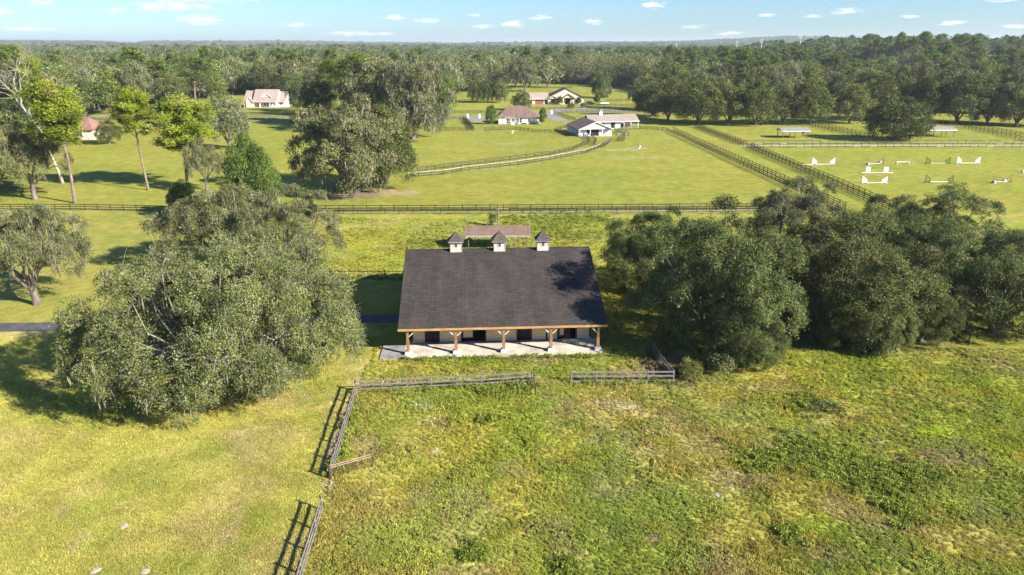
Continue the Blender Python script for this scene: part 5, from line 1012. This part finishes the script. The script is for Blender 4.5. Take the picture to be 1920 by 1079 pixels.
# trees round the houses
for x, w, t, lab in ((894, 34, 152, 'left one of the three small oaks on the far lawn'), (914, 32, 150, 'middle one of the three small oaks on the far lawn'), (937, 36, 150, 'right one of the three small oaks on the far lawn')): tpx('mid%d' % (x % 4), x, 193, t, w, lab)
tpx('mid1', 977, 207, 170, 40, 'olive tree above the hipped roof, left of the stucco house'); tpx('lime', 921, 233.5, 197, 26, 'bright rounded tree at the left end of the hipped roof house'); tpx('lime', 1016, 234, 214, 13, 'dark clipped conifer at the right end of the hipped roof house'); tpx('bush', 1017, 226, 203, 20, 'small olive tree above the clipped conifer')
tpx('bush', 1049, 196.5, 180.5, 15, 'small garden tree left of the arched entry'); tpx('bush', 1085, 196, 182, 13, 'small garden tree right of the arched entry'); tpx('mid0', 1126, 184, 136, 44, 'large round tree behind the parked cars'); tpx('bush', 1119, 195, 176, 17, 'small tree between the two parked cars')
tpx('shrub', 1071, 203, 195, 15, 'clipped shrub at the left of the garden path', 'shrub', cat='shrub'); tpx('shrub', 1094, 202, 194, 14, 'clipped shrub at the right of the garden path', 'shrub', cat='shrub'); tpx('mossm0', 985, 172, 112, 62, 'silvery moss-covered oak in the woods behind the houses'); tpx('shrub', 1133, 184, 178, 14, 'low hedge-like shrub beyond the parked cars', 'shrub', cat='shrub')
# the row of oaks behind the paddocks, right
row = [(1222, 219, 150, 58), (1252, 226, 148, 62), (1308, 234, 150, 74), (1364, 233, 154, 66), (1416, 234.5, 150, 66), (1467, 233, 158, 52), (1516, 233, 150, 66), (1593, 231, 156, 60), (1640, 226, 142, 64), (1700, 225, 148, 58), (1738, 228, 138, 66), (1795, 231, 132, 72), (1850, 232, 146, 62), (1905, 236, 148, 66), (1962, 238, 150, 66)]
ordn = ['first', 'second', 'third', 'fourth', 'fifth', 'sixth', 'seventh', 'eighth', 'ninth', 'tenth', 'eleventh', 'twelfth', 'thirteenth', 'fourteenth', 'fifteenth']
for k, (x, b, t, w) in enumerate(row): tpx('mid%d' % (k % 4), x, b, t, w*1.34, '%s from the left in the row of round oaks behind the paddocks' % ordn[k], group='row of oaks behind the paddocks')
row2 = [(1205, 205, 145, 50), (1270, 210, 138, 56), (1335, 212, 142, 60), (1395, 214, 132, 60), (1445, 214, 130, 56), (1560, 214, 142, 50), (1612, 212, 128, 60), (1672, 210, 122, 58), (1718, 210, 118, 56), (1770, 212, 120, 60), (1825, 212, 112, 60), (1880, 214, 122, 60), (1935, 216, 122, 60)]
for k, (x, b, t, w) in enumerate(row2): tpx('mid%d' % ((k*3+1) % 4) if k % 4 else 'mossm%d' % (k % 2), x, b, t, w*1.15, '%s from the left among the oaks standing close behind the paddock row' % ordn[k], group='oaks close behind the paddock row')
tpx('round', 1680, 263.5, 186, 122, 'big round oak alone between the two run-in shelters', rz=1); tpx('pinkbare', 1912, 190, 112, 48, 'pinkish bare-looking tree at the right edge of the woods')
# ------------------------------------------------------------------ the woods: nearest trees one by one, the rest as one mass
def woods():
    rng = np.random.RandomState(17); P0 = []
    def ring(r0, r1, sp, s):
        n = int(1.75*(r1*r1-r0*r0)/2/sp**2); rr = np.sqrt(rng.uniform(r0*r0, r1*r1, n*2)); az = rng.uniform(-.875, .875, n*2)
        x = rr*np.sin(az); y = rr*np.cos(az)
        key = (np.floor(x/sp)*100003+np.floor(y/sp)).astype(np.int64); _, i = np.unique(key, return_index=True); x = x[i]; y = y[i]
        # push towards cell centres so crowns do not coincide
        cx = (np.floor(x/sp)+.5)*sp; cy = (np.floor(y/sp)+.5)*sp; x = cx+(x-cx)*.7; y = cy+(y-cy)*.7
        ok = is_wood(x, y); return np.stack([x[ok], y[ok], np.full(ok.sum(), s)], 1)
    pts = np.concatenate([ring(200, 1100, 10.0, 1.0), ring(1100, 3000, 15.5, 1.35), ring(3000, 9500, 36, 2.6)])
    d = np.hypot(pts[:, 0], pts[:, 1]); pts = pts[np.argsort(d)]; d = np.sort(d); px, py = P(pts[:, 0], pts[:, 1])
    vis = (px > -50) & (px < 1970); ind = np.where(vis)[0][:225]; keys = ['w_oak0', 'w_oak1', 'w_oak2', 'w_moss0', 'w_moss1', 'w_lime0', 'w_pine0']
    def pickkey(x, y, n):
        hill = (y > 430) & (x > 140); u = rng.uniform(size=n); dn = fbm(x, y, 90, 33)
        k = np.where(u < .26, 0, np.where(u < .46, 1, np.where(u < .62, 2, np.where(u < .74, 3, np.where(u < .87, 4, np.where(u < .94, 5, 6))))))
        k = np.where((dn > .58) & (u < .5), 3, k); k = np.where(hill & (u > .66), 6, k); k = np.where(hill & (u < .15), 5, k); return k
    kk = pickkey(pts[:, 0], pts[:, 1], len(pts)); hh = rng.uniform(.7, 1.35, len(pts))*np.where(fbm(pts[:, 0], pts[:, 1], 200, 35) > .5, 1.08, .95)
    def zone(x): return 0 if x < 430 else 1 if x < 760 else 2 if x < 960 else 3 if x < 1200 else 4 if x < 1540 else 5
    where = ['behind the bright pines', 'behind the farmhouse', 'beyond the three small oaks', 'behind the stucco house', 'behind the left paddock oaks', 'on the rise behind the paddock oaks']
    kind = ['dense dark tree', 'olive green tree', 'deep green tree', 'mossy grey-green tree', 'silvery mossy tree', 'yellow-green tree', 'tall pine']
    ones = ['', 'first', 'second', 'third', 'fourth', 'fifth', 'sixth', 'seventh', 'eighth', 'ninth', 'tenth', 'eleventh', 'twelfth', 'thirteenth', 'fourteenth', 'fifteenth', 'sixteenth', 'seventeenth', 'eighteenth', 'nineteenth', 'twentieth']
    tens = {2: 'twenty', 3: 'thirty', 4: 'forty', 5: 'fifty'}; tenth = {3: 'thirtieth', 4: 'fortieth', 5: 'fiftieth'}
    def nth(n): return ones[n] if n <= 20 else (tenth[n//10] if n % 10 == 0 else tens[n//10]+'-'+ones[n % 10])
    members = {}
    for i in ind: members.setdefault((kk[i], zone(px[i])), []).append(i)
    rank = {}
    for v in members.values():
        for j, i in enumerate(sorted(v, key=lambda i: px[i])): rank[i] = j+1
    for i in ind:
        x, y, s = pts[i]; k = kk[i]; z = zone(px[i]); R, H = LIB[keys[k]][:2]; w = 2*R*rng.uniform(1.0, 1.6); h = H*hh[i]
        tree(keys[k], x, y, w, h, '%s from left of the %ss %s' % (nth(rank[i]), kind[k], where[z]) if len(members[(k, z)]) > 1 else 'the only %s standing %s' % (kind[k], where[z]), 'tree', '%ss %s' % (kind[k], where[z]), None, 'pine_tree' if k == 6 else 'oak_tree')
    rest = np.ones(len(pts), bool); rest[ind] = False; pr = pts[rest]; kr = kk[rest].copy(); hr = hh[rest]; dr = d[rest]
    far = dr > 750; kr[far] = np.where(kr[far] == 6, 10, 7+(kr[far] % 3))
    allk = keys+['f_oak0', 'f_oak1', 'f_oak2', 'f_pine0']; n = len(pr); sxy = pr[:, 2]*rng.uniform(.8, 1.45, n); sz = hr*np.where(pr[:, 2] > 2, 1.25, 1)
    z = hgt(pr[:, 0], pr[:, 1]); scatter('woodland', np.stack([pr[:, 0], pr[:, 1], z], 1), rng.uniform(0, 6.28, n), np.stack([sxy, sxy, sz], 1), kr, [tuple(m for m in LIB[k][2:4]) for k in allk], label='far woodland stretching to the horizon')
    print('woods', len(pts), 'rest', n)
woods()
# ------------------------------------------------------------------ grass and weeds
def tuft_mesh(name, seed, blades, h, w, spread, weed=False):
    rng = np.random.RandomState(seed); n = blades; a = rng.uniform(0, 2*pi, n); r = spread*np.sqrt(rng.uniform(size=n)); base = np.stack([np.cos(a)*r, np.sin(a)*r, np.zeros(n)], 1)
    ln = np.stack([rng.normal(size=n)*.45, rng.normal(size=n)*.45, np.ones(n)], 1); ln = norm(ln); hh = h*rng.uniform(.45, 1.15, (n, 1)); s = norm(np.cross(ln, rvec(rng, n)))*w*rng.uniform(.6, 1.3, (n, 1))
    if weed: base[:, 2] = rng.uniform(.1, .8, n)*h; ln = norm(rvec(rng, n)+np.array([0, 0, .6])); hh = hh*.45; s = norm(np.cross(ln, rvec(rng, n)))*w
    V = np.stack([base-s*.5, base+ln*hh*.55-s*.6, base+ln*hh, base+ln*hh*.55+s*.6], 1); C = np.ones((n, 3))*rng.uniform(.75, 1.25, (n, 1)); return quads(name, V, C, 'tuft', link=False)
def grass():
    m, N, L, b = mat('tuft'); M_['tuft'] = m; at = N.new('ShaderNodeAttribute'); at.attribute_name = 'Col'; ti = N.new('ShaderNodeAttribute'); ti.attribute_name = 'tint'; ti.attribute_type = 'INSTANCER'
    mx = N.new('ShaderNodeMix'); mx.data_type = 'RGBA'; mx.blend_type = 'MULTIPLY'; mx.inputs[0].default_value = 1; L.new(at.outputs['Color'], mx.inputs[6]); L.new(ti.outputs['Color'], mx.inputs[7])
    L.new(mx.outputs[2], b.inputs['Base Color']); b.inputs['Roughness'].default_value = .6; b.inputs['Specular IOR Level'].default_value = .2
    tr = N.new('ShaderNodeBsdfTranslucent'); L.new(mx.outputs[2], tr.inputs[0]); ms = N.new('ShaderNodeMixShader'); ms.inputs[0].default_value = .35; L.new(b.outputs[0], ms.inputs[1]); L.new(tr.outputs[0], ms.inputs[2]); L.new(ms.outputs[0], N['Material Output'].inputs[0])
    meshes = [tuft_mesh('tuft_a', 1, 34, .30, .05, .26), tuft_mesh('tuft_b', 2, 30, .38, .05, .22), tuft_mesh('weed_a', 3, 44, .34, .11, .24, True), tuft_mesh('weed_b', 4, 40, .28, .13, .30, True), tuft_mesh('short_a', 5, 26, .11, .035, .24)]
    rng = np.random.RandomState(8)
    # pasture
    n = 125000; y = 26+40*rng.uniform(size=n)**1.15; x = rng.uniform(-.35, 1, n)*(y*.95+18); ok = (x > fence_x(y)+.15)
    bx, by = BARN_O.x, BARN_O.y; lx = (x-bx)*cos(YAW)+(y-by)*sin(YAW); ly = -(x-bx)*sin(YAW)+(y-by)*cos(YAW); ok &= ~((ly > -1.25) & (lx > -3.2) & (lx < 20.6)); ok &= fbm(x, y, 3.0, 91)+rng.uniform(-.35, .35, n) > .25
    x = x[ok]; y = y[ok]; dens = fbm(x, y, 2.4, 92); s = .38+.45*sstep(.35, .75, dens)*rng.uniform(.6, 1.2, len(x)); k = np.where(fbm(x, y, 4, 93)+rng.uniform(-.15, .15, len(x)) > .52, 2+(rng.uniform(size=len(x)) > .5), (rng.uniform(size=len(x)) > .5)*1)
    c = 1.3*ground_color(x, y)*rng.uniform(.68, 1.24, (len(x), 1)); c = np.where(((k >= 2) & (k < 4))[:, None], c*np.array([.86, 1.0, .85]), c*np.array([1.10, 1.03, 1.08]))
    # field behind the barn and beside it
    n2 = 38000; y2 = rng.uniform(66, 126.5, n2); x2 = rng.uniform(-1, 1, n2)*(y2*.55); bxm = (-(x2-bx)*sin(YAW)+(y2-by)*cos(YAW)); lx2 = (x2-bx)*cos(YAW)+(y2-by)*sin(YAW)
    ok = (x2+(fbm(x2, y2, 6, 96)-.5)*30 > -30) & ~((lx2 > -.6) & (lx2 < 20) & (bxm > -1.2) & (bxm < 23)) & ((y2 > 90) | (lx2 > 20)) & ~((y2 > 122.8) & (y2 < 126))
    x2 = x2[ok]; y2 = y2[ok]; s2 = .45+.5*sstep(.4, .7, fbm(x2, y2, 5, 95))*rng.uniform(.5, 1.1, len(x2)); k2 = np.where(rng.uniform(size=len(x2)) > .5, 2, 0); c2 = 1.25*ground_color(x2, y2)*rng.uniform(.85, 1.2, (len(x2), 1))
    # mown lawn on the left: short tufts
    n3 = 54000; y3 = 29+42*rng.uniform(size=n3)**1.2; x3 = -rng.uniform(0, 1, n3)*(y3*.9+8); ok = (x3 < fence_x(y3)-.1) & ((y3 < 69) | (y3 > 75)); x3 = x3[ok]; y3 = y3[ok]; s3 = rng.uniform(.5, 1.25, len(x3)); k3 = np.full(len(x3), 4); c3 = 1.4*ground_color(x3, y3)*rng.uniform(.85, 1.18, (len(x3), 1))
    # ranker weeds along fence lines and in clumps
    W4 = []
    for (a, b_, n_, w_) in (((668, 736), (997, 719), 110, .3), ((1069, 719), (1262, 717), 60, .3), ((760, 676), (1125, 669), 90, .15), ((900, 736), (1000, 728), 160, .8), ((672, 745), (625, 890), 140, .3), ((618, 522), (757, 524), 160, .3)):
        a = np.array(G(*a)); b_ = np.array(G(*b_)); t = rng.uniform(size=(n_, 1)); W4.append(a+(b_-a)*t+rng.normal(size=(n_, 2))*w_)
    for (cx, cy, n_, w_) in ((885, 1040, 60, .45), (917, 786, 50, .4), (910, 736, 70, .6), (1060, 410, 260, 3.2), (980, 412, 120, 2.2), (1120, 412, 140, 2.4), (1080, 442, 160, 2.2), (800, 455, 160, 2.2), (1030, 432, 120, 2), (1690, 960, 90, .8), (1480, 1005, 60, .5), (1545, 762, 60, .8), (1750, 900, 90, 1.2), (1660, 900, 190, 1.5), (1430, 865, 90, 1.2), (1560, 868, 190, 1.4), (1500, 850, 120, 1.0), (1610, 885, 160, 1.1), (1500, 760, 60, 1.0), (1057, 1062, 50, .45), (1700, 740, 40, 2.5)):
        W4.append(np.array(G(cx, cy))+rng.normal(size=(n_, 2))*w_)
    W4 = np.concatenate(W4); n4 = len(W4); k4 = rng.randint(1, 4, n4); s4 = rng.uniform(.6, 1.3, n4); c4 = np.array([.24, .29, .045])*rng.uniform(.6, 1.3, (n4, 1))
    X = np.concatenate([x, x2, x3, W4[:, 0]]); Y = np.concatenate([y, y2, y3, W4[:, 1]]); Sx = np.concatenate([s, s2, s3, s4]); K = np.concatenate([k, k2, k3, k4]); C = np.concatenate([c, c2, c3, c4])
    scatter('grass', np.stack([X, Y, np.zeros(len(X))], 1), rng.uniform(0, 6.28, len(X)), np.stack([Sx, Sx, Sx*rng.uniform(.7, 1.2, len(X))], 1), K, meshes, C, 'rough pasture grass, weeds and mown lawn around the barn')
grass()
def brush():
    X, Y = G(1545, 768); rng = random.Random(4); mb = MB()
    for k in range(90):
        a = rng.uniform(0, 6.3); p = Vector((rng.gauss(0, 1.0), rng.gauss(0, .45), rng.uniform(0, .25))); l = rng.uniform(.3, .9); mb.bar(p, p+Vector((cos(a)*l, sin(a)*l, rng.uniform(-.05, .35))), .03)
    o = mb.build('brush_pile', 'bark_pile'); o.location = (X, Y, 0); tag(o, 'dark pile of dead brush in the right half of the pasture', 'brush pile')
brush()
def haze():
    mb = MB().box(-14500, 14500, -14500, 14500, -41, 92); m = bpy.data.materials.new('haze'); m.use_nodes = True; N = m.node_tree.nodes; N.clear(); o = N.new('ShaderNodeOutputMaterial'); v = N.new('ShaderNodeVolumePrincipled')
    v.inputs['Color'].default_value = (.80, .90, 1, 1); v.inputs['Density'].default_value = HAZE; v.inputs['Density Attribute'].default_value = ''; v.inputs['Anisotropy'].default_value = .2; m.node_tree.links.new(v.outputs[0], o.inputs['Volume'])
    ob = mb.build('haze', m); ob['kind'] = 'stuff'
HAZE = .000095
haze()
